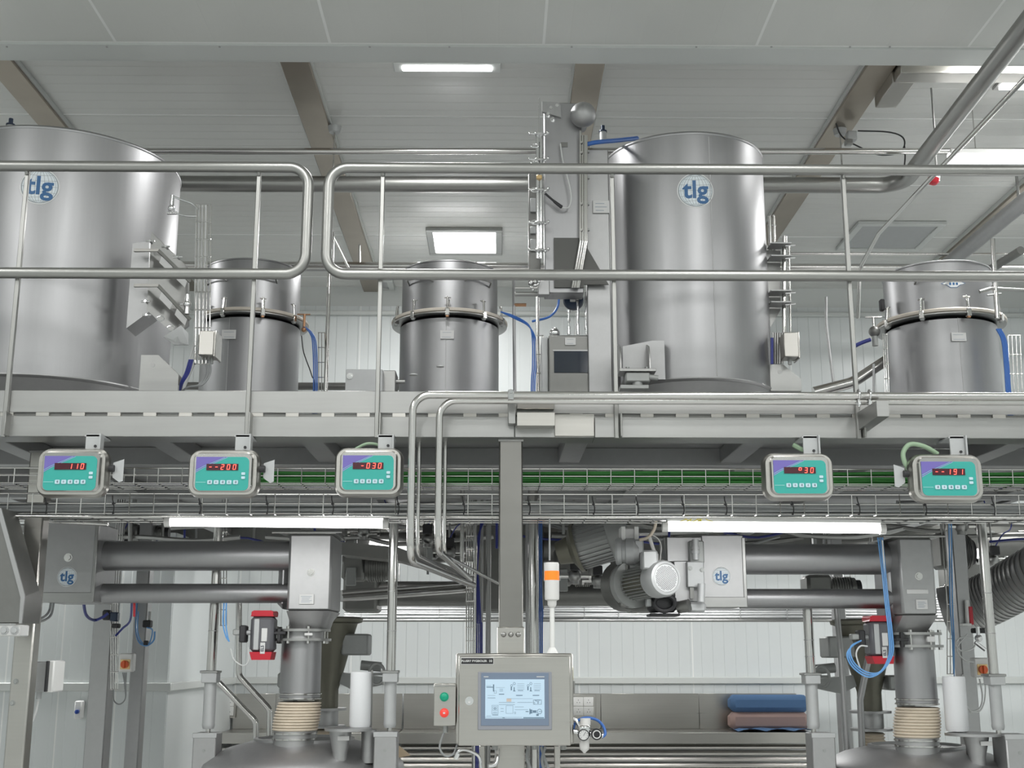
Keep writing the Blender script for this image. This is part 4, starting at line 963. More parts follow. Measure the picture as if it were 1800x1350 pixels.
for (xv, y0, lb) in ((737, 775, 'thin shiny pipe directly behind the outer bent pipe'), (783, 775, 'thin shiny pipe directly behind the inner bent pipe')):
    A = P(xv, y0, 5.12); B = P(xv - 2, 975, 5.12); C = P(xv + 92, 1025, 6.4); B.x = A.x
    pipe('process_pipe', [A, B, C], .008, lb, rad=.05)
# pipe stand-off on platform edge right
a, b, z0, z1 = R4(1518, 706, 1560, 742, 4.80)
t = thing('pipe_support', 'steel angle arm with clamp carrying the two shiny pipes at right', 'support', ((a + b) / 2, 4.9, z0))
MB().prism([(b, 4.78, z1), (b - .02, YF - .006, z1 - .01), (b - .02, YF - .006, z0 + .0), (b, 4.78, z0 + .02)], (-(b - a) * .5, 0, 0)).build('arm', 'steel', t)
for dx in (.0, -.045):
    m = MB(); x = b - .05 + dx; zq = P(1535, 694, YP).z
    m.cyl((x, 4.86, z1 - .01), (x, 4.86, zq), .006, n=10).cyl((x, 4.86, z1 - .002), (x, 4.86, z1 + .012), .011, n=6)
    m.tube([(x, 4.86 + .020 * math.cos(k * PI / 6), zq + .020 * math.sin(k * PI / 6)) for k in range(12)], .004, 6, closed=True); m.build('pipe_clamp', 'chrome', t)
m = MB(); c = P(898, 694, 4.84); m.box(c.x - .012, c.x + .012, 4.83, YF - .006, c.z - .02, c.z + .02, b=.003); m.bolt(c + Vector((0, -.012, .012)), (0, -1, 0), .006, .006)
one(m, 'pipe_clamp', 'chrome', 'small chrome clamp block on the shiny pipes above the column', 'clamp')

# ================================================================== CONTROL CABINET
YC = 4.80
a, b, z0, z1 = R4(806, 1153, 1003, 1311, YC)
t = thing('control_cabinet', 'stainless steel control cabinet with touch screen on the middle column', 'cabinet', ((a + b) / 2, YC + .1, z0))
MB().box(a - .012, b + .012, YC + .02, YC + .19, z0 + .004, z1 + .01, b=.006).build('case', 'brushed', t)
dr = MB().box(a, b, YC, YC + .019, z0, z1, b=.004).build('door', 'brushed', t)
c = P(825, 1232, YC)
MB().cyl(c + Vector((0, -.006, 0)), c, .016, n=24).cyl(c + Vector((0, -.010, 0)), c + Vector((0, -.004, 0)), .011, n=20).build('lock', 'chrome', dr)
MB().box(c.x - .004, c.x + .004, YC - .0115, YC - .009, c.z - .008, c.z - .001).build('key_slot', 'label_white', dr, smooth=0)
# name sign
a2, b2, s0, s1 = R4(810, 1156, 868, 1168, YC)
sg = MB().box(a2, b2, YC - .003, YC, s0, s1).build('sign_plate', 'label_white', t)
MB().box(a2 + .002, b2 - .002, YC - .0036, YC - .003, s0 + .002, s1 - .002).build('sign_field', 'black', sg, smooth=0)
m = MB(); textXZ(m, 'PLUSRY FYGBIOLER', .0112, (a2 + b2) / 2 - .012, YC - .0042, (s0 + s1) / 2, .0003); textXZ(m, '10', .0125, b2 - .013, YC - .0042, (s0 + s1) / 2, .0004)
m.build('sign_lettering', 'label_white', sg, smooth=0)
# screen
a2, b2, s0, s1 = R4(840, 1181, 970, 1283, YC)
pn = MB().box(a2, b2, YC - .008, YC, s0, s1, b=.002).build('touch_panel', 'bezel_edge', t)
MB().box(a2 + .012, b2 - .012, YC - .0095, YC - .008, s0 + .016, s1 - .004, b=.001).build('panel_face', 'bezel', pn)
a3, b3, q0, q1 = R4(853, 1194, 957, 1263, YC)
sc = MB().box(a3, b3, YC - .0105, YC - .0095, q0, q1).build('screen', 'screen', pn, smooth=0)
m = MB(); yy = YC - .0112; SW, SH = b3 - a3, q1 - q0
def sr(x0, y0, x1, y1, mb=None): (mb or m).add([(a3 + SW * x0, yy, q1 - SH * y1), (a3 + SW * x1, yy, q1 - SH * y1), (a3 + SW * x1, yy, q1 - SH * y0), (a3 + SW * x0, yy, q1 - SH * y0)], [(0, 1, 2, 3)])
def fr(x0, y0, x1, y1, w=.004): sr(x0, y0, x1, y0 + w * 1.4); sr(x0, y1 - w * 1.4, x1, y1); sr(x0, y0, x0 + w, y1); sr(x1 - w, y0, x1, y1)
def ring(cx, cy, r, w=.012):
    n = 20; vs = []
    for i in range(n):
        t_ = 2 * PI * i / n
        for rr_ in (r, r - w): vs.append((a3 + SW * cx + SW * rr_ * math.cos(t_), yy, q1 - SH * cy + SW * rr_ * math.sin(t_)))
    m.add(vs, [(2 * i, 2 * i + 1, (2 * i + 3) % (2 * n), (2 * i + 2) % (2 * n)) for i in range(n)])
sr(.13, .13, .15, .31); sr(.02, .19, .13, .21); sr(.02, .16, .10, .165); sr(.18, .21, .33, .215); sr(.24, .25, .3, .258); sr(.24, .29, .3, .3); sr(.23, .37, .32, .39)
fr(.15, .29, .19, .36); sr(.04, .41, .17, .415); sr(.04, .47, .17, .48)
for bx in (.43, .71):
    ring(bx + .06, .11, .022, .006); ring(bx + .015, .16, .02, .006); sr(bx, .19, bx + .02, .28); sr(bx + .05, .2, bx + .065, .30); sr(bx + .04, .29, bx + .08, .305)
    for k in range(4): sr(bx + .11, .11 + .045 * k, bx + .23, .116 + .045 * k)
    sr(bx + .12, .28, bx + .21, .295); sr(bx + .09, .4, bx + .2, .42)
sr(.37, .49, .8, .495); sr(.23, .585, .5, .592); sr(.23, .64, .5, .647); sr(.54, .585, .8, .592)
for k in range(9): sr(.81 + random.uniform(0, .1), .53 + .011 * k, .84 + random.uniform(0, .1), .54 + .011 * k)
fr(.81, .52, .95, .64, .006)
fr(.11, .66, .22, .88); fr(.13, .69, .2, .8); ring(.165, .745, .02, .01); sr(.12, .9, .22, .915); sr(.13, .84, .2, .85)
fr(.35, .67, .47, .87); sr(.26, .74, .31, .748); sr(.26, .81, .31, .818); sr(.5, .7, .65, .706); sr(.5, .77, .72, .776); fr(.49, .83, .515, .88)
sr(.68, .81, .73, .83); sr(.745, .75, .76, .89); sr(.76, .77, .79, .87); sr(.79, .79, .87, .8); sr(.79, .84, .87, .85); sr(.8, .8, .86, .84); ring(.915, .82, .042, .008); sr(.9, .815, .95, .825); sr(.86, .88, .9, .93)
sr(.0, .965, .62, .972); sr(.64, .965, .99, .99); sr(.29, .965, .33, .985); sr(.02, .93, .1, .936)
m.build('screen_graphics', 'screen_ink', sc, smooth=0)
m = MB(); sr(.36, .49, .44, .57, m); m.build('screen_patch', 'screen_tan', sc, smooth=0)
m = MB(); m.box(a3 - .006, a3 + .012, YC - .0102, YC - .0095, q1 + .008, q1 + .011).box(b3 - .03, b3, YC - .0102, YC - .0095, q1 + .008, q1 + .011); m.build('panel_print', 'label_white', pn, smooth=0)
m = MB(); w_ = P(1004, 1181, YC + .05); m.box(b + .0115, b + .0135, YC + .04, YC + .07, w_.z - .03, w_.z + .02); m.build('warning_sticker', 'yellow', t)
m = MB()
for xx, yy2 in ((940, 1311), (870, 1311), (990, 1311)):
    q = P(xx, yy2, YC + .09); m.cyl((q.x, YC + .09, z0 - .02), (q.x, YC + .09, z0 + .006), .012, n=12)
m.build('cable_glands', 'castgrey', t)
k = MB()
for pts in ([(928, 1316), (926, 1332), (932, 1352), (930, 1380)], [(951, 1312), (958, 1336), (966, 1360), (970, 1400)], [(958, 1312), (953, 1338), (960, 1365)]): k.tube(catm([P(x, y, YC + .1) for x, y in pts]), .006, 8)
one(k, 'cabinet_cables', 'grey_cable', 'grey cables leaving the underside of the control cabinet', 'cable', kind='stuff')
m = MB(); m.tube(catm([P(847, 1312, YC + .1), P(880, 1325, YC + .09), P(885, 1336, YC + .08), P(868, 1346, YC + .08), P(858, 1343, YC + .08)]), .009, 10)
t2 = thing('drain_hook', 'chrome curved hook pipe under the control cabinet', 'pipe', P(866, 1345, YC + .08)); 
MB().tube(catm([P(874, 1316, YC + .1), P(874, 1330, YC + .09), P(870, 1343, YC + .08), P(858, 1346, YC + .07)]), .010, 10).build('hook', 'chrome', t2)
m = MB(); m.tube(catm([P(802, 1332, YC + .06), P(804, 1323, YC + .06), P(812, 1318, YC + .06), P(825, 1320, YC + .08), P(842, 1330, YC + .1), P(846, 1352, YC + .1)]), .006, 10).cyl(P(801, 1334, YC + .06), P(805, 1324, YC + .06), .010, n=14)
one(m, 'spout', 'chrome', 'small chrome spout left of the cabinet underside', 'spout')
m = MB()
rb(m, 975, 1311, 985, 1420, YC + .2, .03, .002); rb(m, 842, 1311, 852, 1420, YC + .2, .03, .002)
one(m, 'cabinet_legs', 'brushed', 'pair of upright steel legs below the control cabinet', 'stand')
m = MB(); m.tube([P(1004, 1198, YC + .1), P(1009, 1198, YC + .1), P(1009, 1218, YC + .1), P(1004, 1218, YC + .1)], .004, 8); one(m, 'side_handle', 'steel', 'small wire handle on the right side of the control cabinet', 'handle')
# push button box
a, b, z0, z1 = R4(763, 1203, 800, 1276, YC + .02)
t = thing('push_button_box', 'small steel box with green and red push buttons left of cabinet', 'button box', ((a + b) / 2, YC + .05, z0))
MB().box(a, b, YC + .02, YC + .10, z0, z1, b=.008).build('body', 'brushed', t)
MB().box(a - .001, b + .004, YC + .012, YC + .02, z0, z1 + .004, b=.003).build('cover', 'brushed', t)
MB().box(a, b, YC + .008, YC + .012, z1 - .008, z1 - .004, b=.001).build('cover_lip', 'steel', t)
for (yy2, mt, nm) in ((1225, 'green_btn', 'green_button'), (1253, 'red_btn', 'red_button')):
    c = P(781, yy2, YC + .012); MB().cyl(c, c + Vector((0, -.008, 0)), .017, n=24).build('button_collar', mt, t)
    MB().lathe(c + Vector((0, -.008, 0)), [(.014, 0), (.013, .008), (.009, .011), (.001, .012)], 24, axis=(0, -1, 0)).build(nm, mt, t)
MB().box(c.x - .004, c.x + .004, YC - .0095, YC - .0078, c.z - .003, c.z + .003).build('button_symbol', 'label_white', t)
q = P(783, 1282, YC + .05); MB().cyl(q - Vector((0, 0, .012)), (q.x, q.y, z0), .010, n=12).build('cable_gland', 'castgrey', t)
one(MB().tube(catm([P(783, 1282, YC + .05), P(777, 1297, YC + .05), P(773, 1315, YC + .05), P(783, 1329, YC + .05), P(797, 1325, YC + .06), P(804, 1308, YC + .08)]), .004, 8), 'button_cable', 'grey_cable', 'thin grey cable looping below the push button box', 'cable')
# beacon tower
t = thing('signal_beacon', 'signal tower with glowing orange section on a white pole', 'signal lamp', P(971, 1152, YC + .08))
YQ = YC + .08; c = P(971, 1152, YQ); zt_ = P(971, 1063, YQ).z; zb1 = P(971, 1053, YQ).z; am0 = P(971, 1020, YQ).z; am1 = P(971, 1004, YQ).z; tp = P(971, 989, YQ).z
MB().lathe((c.x, YQ, c.z - .015), [(.058, 0), (.055, .008), (.024, .022), (.011, .045)], 28).build('foot', 'white_plastic', t)
MB().cyl((c.x, YQ, c.z), (c.x, YQ, zt_), .0095, n=16).build('pole', 'white_plastic', t)
MB().lathe((c.x, YQ, zt_ - .01), [(.012, 0), (.018, .01), (.018, .025), (.028, .03), (.029, .04), (.029, am0 - zt_ + .01)], 28).build('lower_module', 'milky', t)
MB().cyl((c.x, YQ, am0), (c.x, YQ, am1), .0295, n=28).build('amber_lens', 'amber', t)
MB().lathe((c.x, YQ, am1), [(.029, 0), (.029, tp - am1 - .006), (.026, tp - am1), (.001, tp - am1 + .001)], 28).build('top_module', 'milky', t)
one(MB().tube([P(966, 985, YQ + .4), P(966, 908, YQ + .4)], .004, 8), 'thin_conduit', 'castlight', 'thin pale conduit rising behind the signal tower', 'conduit')
# air regulator
YR = YC + .02
t = thing('air_regulator', 'clear air filter regulator with gauge right of the control cabinet', 'regulator', P(1025, 1320, YR))
c = P(1027, 1292, YR + .03)
MB().lathe((c.x, c.y, P(0, 1324, YR).z), [(.004, -.004), (.006, .0), (.016, .008), (.019, .02), (.019, .06)], 20, caps=True).build('clear_bowl', 'milky', t)
MB().box(c.x - .024, c.x + .022, YR, YR + .06, P(0, 1300, YR).z, P(0, 1276, YR).z, b=.006).build('body', 'chrome', t)
MB().cyl((c.x + .005, c.y, P(0, 1276, YR).z), (c.x + .005, c.y, P(0, 1264, YR).z), .02, n=20).build('adjust_knob', 'milky', t)
g = P(1026, 1292, YR - .01); o = MB().cyl(g, g + Vector((0, .02, 0)), .0215, n=28).build('gauge_case', 'black', t)
MB().cyl(g + Vector((0, -.001, 0)), g, .018, n=28).build('gauge_dial', 'label_white', o)
m = MB()
for k in range(9):
    an = math.radians(-135 + 270 * k / 8 + 90); m.obox(g + Vector((.0145 * math.cos(an), -.002, .0145 * math.sin(an))), (.004, .0006, .0012), Matrix.Rotation(-an, 3, 'Y'))
m.obox(g + Vector((.003, -.002, .004)), (.016, .0006, .0014), Matrix.Rotation(-1.0, 3, 'Y')); m.build('dial_marks', 'ink', o, smooth=0)
g = P(1049, 1291, YR - .005); MB().cyl(g, g + Vector((0, .03, 0)), .021, n=28).build('pressure_knob', 'black', t)
MB().lathe(g + Vector((0, -.001, 0)), [(.012, 0), (.016, 0)], 28, axis=(0, -1, 0)).build('knob_ring', 'label_white', t, smooth=0)
MB().cyl(P(1005, 1285, YR + .03), P(1060, 1293, YR + .03), .009, n=12).build('through_pipe', 'chrome', t)
MB().tube([P(1004, 1263, YR + .03), P(1012, 1266, YR + .03), P(1018, 1276, YR + .03)], .007, 10).build('inlet', 'chrome', t)
one(MB().tube(catm([P(1006, 1286, YR + .04), P(1012, 1270, YR + .04), P(1028, 1262, YR + .05), P(1048, 1265, YR + .05), P(1060, 1276, YR + .05), P(1064, 1290, YR + .04), P(1058, 1296, YR + .03)]), .0055, 10), 'air_hose', 'blue_cable', 'blue air hose arched over the clear air regulator', 'hose')
# ================================================================== BACK WALL BENCH
def bench(lb, x0, x1, Y, ztop, zbk, corr=True):
    t = thing('work_bench', lb, 'bench', ((x0 + x1) / 2, Y, 0))
    MB().box(x0, x1, Y - .62, Y - .03, ztop - .03, ztop, b=.003).build('bench_top', 'brushed', t)
    MB().box(x0, x1, Y - .625, Y - .60, ztop - .085, ztop + .003, b=.003).build('front_edge', 'brushed', t)
    n = 4
    for i in range(n):
        a = x0 + (x1 - x0) * i / n; b = x0 + (x1 - x0) * (i + 1) / n - .003; MB().box(a, b, Y - .04, Y - .031, ztop, zbk, b=.002).build('splash_panel', 'brushed', t)
    if corr:
        m = MB(); zz = ztop - .12; k = 0
        while zz > .3:
            m.cyl((x0 + .02, Y - .5, zz), (x1 - .02, Y - .5, zz), .022, n=8); zz -= .05
        m.build('ribbed_front', 'brushed', t)
    else: MB().box(x0 + .03, x1, Y - .56, Y - .5, .1, ztop - .12, b=.004).build('front_panel', 'brushed', t)
    return t
zbt = P(1200, 1288, YB - .6).z
zbk = P(1200, 1219, YB - .04).z
xq = P(700, 1290, 10.6).x; xr2 = P(1432, 1290, 10.6).x
bench('long stainless bench with ribbed front behind the control cabinet', xq, xr2, YB, zbt, zbk)
bench('stainless bench with plain front under the left socket panel', XN + .02, xq - .01, YB, zbt, zbk, False)
# solid blue and pinkish shapes standing in for a blurred patch at the bench
m = MB()
cl0 = P(1290, 1284, YB - .35); cl1 = P(1425, 1288, YB - .35)
n = 14
vs = []; fs = []
for i in range(n + 1):
    for j in range(5):
        u = i / n; v = j / 4; vs.append((cl0.x + (cl1.x - cl0.x) * u, YB - .55 + .4 * v, zbt + .006 + .022 * abs(math.sin(9 * u + 3 * v)) * (1 if 0 < i < n else .3)))
for i in range(n):
    for j in range(4): fs.append((i * 5 + j, (i + 1) * 5 + j, (i + 1) * 5 + j + 1, i * 5 + j + 1))
one(m.add(vs, fs), 'blue_sheet', 'blur_blue', 'crumpled blue sheet standing in for the blurred patch on the bench', 'blurred patch')
def wobbly(name, mt, lb, cat, x0, y0, x1, y1, Y, d):
    a, b, z0, z1 = R4(x0, y0, x1, y1, Y); return one(MB().box(a, b, Y, Y + d, z0, z1, b=min(.04, (z1 - z0) * .4)), name, mt, lb, cat)
wobbly('blue_patch', 'blur_blue', 'blurred blue patch built as a block, right end of the bench', 'bag', 1285, 1222, 1424, 1252, YB - .33, .2)  # this block and the next stand in for one blurred patch
wobbly('pinkish_patch', 'pinkish', 'blurred pinkish patch built as a block under the blue one', 'stack', 1285, 1252, 1424, 1284.6, YB - .33, .2)
# sockets
def sockets(lb, x0, y0, x1, y1, Y, n=2, back=True):
    a, b, z0, z1 = R4(x0, y0, x1, y1, Y); t = thing('socket_panel', lb, 'socket', ((a + b) / 2, Y, z0))
    if back: MB().box(a - .12 * (b - a), b + .1 * (b - a), Y + .012, Y + .03, z0 - .02, z1 + .02, b=.003).build('back_plate', 'brushed', t)
    for i in range(n):
        for j in range(2):
            u0 = a + (b - a) * i / n; u1 = a + (b - a) * (i + 1) / n - .003; v0 = z0 + (z1 - z0) * j / 2; v1 = z0 + (z1 - z0) * (j + 1) / 2 - .003
            o = MB().box(u0, u1, Y, Y + .012, v0, v1, b=.003).build('socket', 'white_plastic', t); k = MB(); cu, cv = (u0 + u1) / 2, (v0 + v1) / 2; s_ = (u1 - u0) * .13
            for dx, dz in ((0, 1.2), (-1, -.6), (1, -.6)): k.box(cu + dx * s_ - s_ * .2, cu + dx * s_ + s_ * .2, Y - .001, Y, cv + dz * s_ - s_ * .35, cv + dz * s_ + s_ * .35)
            k.build('pin_holes', 'ink', o, smooth=0)
sockets('white socket panel on the splash back right of the control cabinet', 1008, 1225, 1044, 1258, YB - .08, 2)
sockets('white socket panel on the splash back left, by the left lift cylinder', 378, 1225, 411, 1258, YB - .08, 2)
# wall isolators
def isolator(lb, x0, y0, x1, y1, Y, knob='orange_red', plate=None):
    a, b, z0, z1 = R4(x0, y0, x1, y1, Y); t = thing('isolator_switch', lb, 'switch', ((a + b) / 2, Y, z0))
    MB().box(a, b, Y, Y + .07, z0, z1, b=.008).build('body', 'white_plastic', t)
    c = Vector(((a + b) / 2, Y, z0 + (z1 - z0) * .4)); r = (b - a) * .27
    if plate: MB().box(c.x - r * 1.25, c.x + r * 1.25, Y - .004, Y, c.z - r * 1.25, c.z + r * 1.25, b=.001).build('switch_plate', plate, t)
    MB().cyl(c, c + Vector((0, -.022, 0)), r, n=20).box(c.x - r * .25, c.x + r * .25, Y - .034, Y - .02, c.z - r, c.z + r, b=.002).build('rotary_knob', knob, t)
isolator('white isolator switch with orange knob between the left columns', 208, 1148, 233, 1181, 7.2, plate='brass')
isolator('white isolator switch with orange knob by far right lift cylinder', 1713, 1156, 1740, 1191, 6.9, plate='brass')
isolator('white isolator switch with blue knob on the left wall', 130, 1232, 143, 1264, 8.9, 'blue_knob')
# ================================================================== COLUMNS
def lcol(lb, x0, x1, ytop, Y, d=.12, m='satin', side=None):
    t, (a, b) = column('support_column', x0, x1, ytop, Y, lb, d, z1=zb if Y > 5.7 else zf0, m=m); return t
lcol('wide square column left, between the left box and the orange knob switch', 155, 189, 1060, 7.3, .13)
lcol('slimmer square column left, right of the orange knob switch', 226, 250, 1060, 7.6, .1)
lcol('broad steel column near the left edge with small bolts', 22, 56, 1000, 5.35, .08, m='brushed')
lcol('grey square column behind the white can at lower right', 1697, 1722, 1100, 7.2, .12)
lcol('slender square column on the far right near the wall', 1480, 1500, 1150, 9.0, .1, m='satin')
# left edge dark chute
t = thing('dark_chute', 'dark grey slanting chute cut off at the left picture edge', 'chute', P(10, 1095, 5.1))
MB().prism([P_(-60, 890, 5.05), P_(-6, 890, 5.05), P_(39, 1050, 5.05), P_(34, 1094, 5.05), P_(-60, 1094, 5.05)], (0, .22, 0)).build('chute_wall', 'dark_steel', t)
MB().prism([P_(-6, 893, 5.04), P_(2, 893, 5.04), P_(43, 1046, 5.04), P_(38, 1096, 5.04), P_(33, 1096, 5.04), P_(36, 1050, 5.04)], (0, .01, 0)).build('edge_flange', 'satin', t)
rb(MB(), -40, 1098, 35, 1118, 5.06, .1, .004).build('bottom_flange', 'label_white', t)
m = MB()
for x in (8, 26): m.bolt(P(x, 1108, 5.06), (0, -1, 0), .012, .01)
m.build('bolts', 'castlight', t)
m = MB()
for (x, y) in ((12, 1198), (6, 1236)): m.bolt(P(x + 16, y, 5.35), (0, -1, 0), .008, .008)
one(m, 'column_bolts', 'castgrey', 'pair of small bolt heads on the broad left column', 'bolts')
# steel box on left column with white lid and cables
t = thing('junction_box', 'brown steel junction box with white lid on the left edge column', 'box', P(65, 1216, 5.6))
rb(MB(), 47, 1163, 82, 1216, 5.55, .12, .005).build('box_body', 'satin', t)
rb(MB(), 80, 1161, 94, 1217, 5.57, .14, .006).build('box_lid', 'white_plastic', t)
rb(MB(), 79, 1162, 83, 1216, 5.545, .02, .001).build('seal', 'rubber', t)
m = MB()
for xx in (51, 69): q = P(xx, 1216, 5.6); m.cyl(q - Vector((0, 0, .03)), q + Vector((0, 0, .006)), .012, n=10)
m.build('cable_gland', 'castlight', t)
m = MB()
m.tube(catm([P(51, 1222, 5.6), P(49, 1250, 5.6), P(45, 1292, 5.6), P(40, 1330, 5.6), P(38, 1400, 5.6)]), .007, 8).tube(catm([P(69, 1222, 5.6), P(62, 1255, 5.6), P(50, 1285, 5.6), P(44, 1320, 5.6)]), .005, 8)
m.tube(catm([P(54, 1134, 5.6), P(61, 1140, 5.6), P(61, 1155, 5.6), P(58, 1163, 5.6)]), .004, 8)
one(m, 'box_cables', 'pale_cable', 'pale cables hanging from the junction box at the left edge', 'cable', kind='stuff')
m = MB(); m.tube(catm([P(90, 1054, 6.1), P(86, 1075, 6.1), P(74, 1086, 5.9), P(58, 1088, 5.5), P(48, 1088, 5.42)]), .006, 8).tube(catm([P(95, 1054, 6.1), P(90, 1080, 6.1), P(76, 1091, 5.9), P(58, 1092, 5.5), P(48, 1092, 5.42)]), .006, 8)
one(m, 'loop_cables', 'grey_cable', 'grey cable loop below the left box with round logo', 'cable', kind='stuff')

# ================================================================== TWIN TUBE CONVEYORS
CY = 6.2
def conveyor(lb, bx0, bx1, by0, by1, logopx, tx0, tx1, up, lo, vx0, vx1, vy0, vy1, hop_y, lid_rod):
    t = thing('screw_conveyor', lb, 'conveyor', P((tx0 + tx1) / 2, lo[1], CY))
    # end box with logo (front face)
    a, b, z0, z1 = R4(bx0, by0, bx1, by1, CY - .17)
    bo = MB().box(a, b, CY - .17, CY + .17, z0, z1, b=.006).build('end_box', 'satin', t)
    MB().box(a - .004, b + .006, CY - .176, CY - .168, z0 - .004, z0 + .045, b=.002).build('lower_skirt', 'steel', bo)
    rb(MB(), bx1 - 3, by0 + 5, bx1 + 3, by1 - 0, CY - .175, .02, .002).build('edge_strip', 'steel', bo)
    logo(t, P(logopx[0], logopx[1], CY - .1705), logopx[2], Y=CY - .1705)
    for (y0, y1), nm in ((up, 'upper_tube'), (lo, 'lower_tube')):
        A = P(tx0, (y0 + y1) / 2, CY); B = P(tx1, (y0 + y1) / 2, CY); r = (P(900, y0, CY).z - P(900, y1, CY).z) / 2
        MB().cyl((A.x, CY, A.z), (B.x, CY, A.z), r, n=48).build(nm, 'tank', t)
    # discharge box
    a, b, z0, z1 = R4(vx0, vy0, vx1, vy1, CY - .18)
    db = MB().box(a, b, CY - .18, CY + .2, z0, z1, b=.012).build('discharge_box', 'satin', t)
    nz = P((vx0 + vx1) / 2, hop_y, CY).z; cx = (a + b) / 2 - .02
    # square to round transition
    n = 32; m = MB(); vs = []
    for i in range(n):
        an = 2 * PI * i / n; c_, s_ = math.cos(an), math.sin(an); k = 1 / max(abs(c_), abs(s_)); vs.append(((a + b) / 2 + c_ * k * (b - a) / 2, CY + .01 + s_ * k * .19, z0 + .001))
    for i in range(n):
        an = 2 * PI * i / n; vs.append((cx + math.cos(an) * .105, CY + math.sin(an) * .105, nz))
    m.add(vs, [(i, (i + 1) % n, n + (i + 1) % n, n + i) for i in range(n)]); m.build('transition_cone', 'satin', t, smooth=50)
    a_, b_, _, _ = R4(vx0 - 28, vy0 + 2, vx1 + 18, vy0 + 10, CY - .2)
    o = MB().tube([(a_, CY - .2, z1 + .004), (b_, CY - .2, z1 + .006)], .006, 8).box(a_ + .04, b_ - .03, CY - .2, CY + .2, z1 - .002, z1 + .008).build('lid_rod', 'steel', t)
    MB().bolt(P((vx0 + vx1) / 2 + 2, vy0 + 68, CY - .18), (0, -1, 0), .013, .008).build('door_bolt', 'pipe', db)
    return t, cx, nz
cL, cxl, nzl = conveyor('twin tube screw conveyor over the left mixer', 74, 166, 917, 1058, (118, 1014, .048), 160, 512, (951, 1003), (1026, 1060), 506, 583, 938, 1074, 1106, 1)
nameplate(cL, 526, 1044, 552, 1062, CY - .181, 5)
MB().bolt(P(120, 980, CY - .17), (0, -1, 0), .014, .008).build('box_bolt', 'pipe', cL)
cR, cxr, nzr = conveyor('twin tube screw conveyor over the right mixer', 1234, 1309, 940, 1066, (1268, 1013, .046), 1300, 1590, (956, 1010), (1035, 1070), 1582, 1644, 945, 1082, 1112, 1)
nameplate(cR, 1610, 1054, 1630, 1071, CY - .181, 5)
m = MB(); rb(m, 1594, 1036, 1632, 1044, CY - .186, .006, .002); m.build('handle_strip', 'label_white', cR)
# rounded back box beside the right discharge
rb(MB(), 1556, 950, 1584, 1100, CY - .04, .2, .03).build('rear_chute', 'tank', cR)
rb(MB(), 488, 952, 508, 1070, CY - .02, .2, .03).build('rear_chute', 'tank', cL)
MB().cyl(P(78, 915, 6.02), P(190, 921, 6.02), .012, n=14).build('cover_rod', 'pipe', cL)
# ================================================================== BUTTERFLY VALVES + DROP PIPES + BELLOWS
def drop(lb, cx, zt_, ypx, yb0, yb1, yn, xbot, act_side, lean=0):
    t = thing('drop_pipe', lb, 'pipe', (xbot, CY, P(0, yn, CY).z))
    zA_, zB_ = zt_, P(530, ypx, CY).z
    z2 = P(530, yb0, CY).z; z3 = P(530, yb1, CY).z; z4 = P(530, yn, CY).z
    va = thing('butterfly_valve', lb.replace('drop pipe', 'butterfly valve') , 'valve', (cx, CY, zB_))
    MB().cyl((cx, CY, zA_ - .012), (cx, CY, zA_), .14, n=40).build('upper_flange', 'steel', va)
    MB().cyl((cx, CY, zB_), (cx, CY, zB_ + .012), .145, n=40).build('lower_flange', 'steel', va)
    MB().cyl((cx, CY, zB_ + .012), (cx, CY, zA_ - .012), .105, n=40).build('valve_disc_body', 'plate_grey', va)
    m = MB()
    for k in range(8):
        an = PI / 8 + k * PI / 4; q = Vector((cx + .128 * math.cos(an), CY + .128 * math.sin(an), 0)); m.cyl(q + Vector((0, 0, zB_ - .012)), q + Vector((0, 0, zA_ + .012)), .005, n=8)
        for zz in (zA_, zB_ - .012): m.cyl(q + Vector((0, 0, zz)), q + Vector((0, 0, zz + .012)), .010, n=6)
    m.build('flange_bolts', 'pipe', va)
    a_, b_ = cx + .03, cx + .07; MB().box(a_, b_, CY - .125, CY - .1, zB_ + .025, zA_ - .02, b=.002).build('type_plate', 'label_white', va)
    MB().box(cx - .125, cx - .06, CY - .13, CY - .09, zB_ + .03, zB_ + .045, b=.003).box(cx - .1, cx - .085, CY - .128, CY - .1, zB_ + .0, zA_, b=.002).build('position_lever', 'rubber', va)
    L = Vector(((xbot - cx), 0, 0))
    MB().lathe((cx, CY, z2), [(.100, 0), (.098, zB_ - z2)], 48).build('pipe_body', 'tank', t)
    m = MB(); 
    for zz in (.0, .022): m.lathe((cx, CY, z2 - .01 + zz), [(.1, 0), (.106, .003), (.106, .008), (.1, .011)], 40)
    m.build('hose_clamp', 'pipe', t)
    # bellows
    n = 10; m = MB(); g = []; k_ = MB()
    for i in range(n):
        q0 = i / n; z_a = z2 - .02 - (z2 - .02 - z3) * q0; hgt = (z2 - .02 - z3) / n; xo = (xbot - cx) * min(1, q0 * 1.2); R_ = .104 + .006 * math.sin(PI * q0) + .004 * q0
        m.lathe((cx + xo, CY, z_a - hgt), [(R_ - .007, 0), (R_, hgt * .25), (R_ + .003, hgt * .5), (R_, hgt * .75), (R_ - .007, hgt)], 40)
    m.build('bellows', 'bellow', t, smooth=60)
    m = MB()
    for zz in (z3 - .018, z3 - .045): m.lathe((xbot, CY, zz), [(.1, 0), (.110, .003), (.110, .010), (.1, .013)], 40)
    m.build('hose_clamp', 'pipe', t)
    MB().lathe((xbot, CY, z4 - .03), [(.104, 0), (.104, z3 - z4 + .03)], 40).build('inlet_neck', 'satin', t)
    return t, va
xbl = P(519, 1280, CY).x
d1 = drop('left drop pipe below left discharge box', P(531, 1115, CY).x, nzl, 1127, 1226, 1284, 1306, xbl, -1)
xbr = P(1611, 1285, CY).x
d2 = drop('right drop pipe below right discharge box', P(1604, 1120, CY).x, nzr, 1138, 1236, 1297, 1322, xbr, -1)
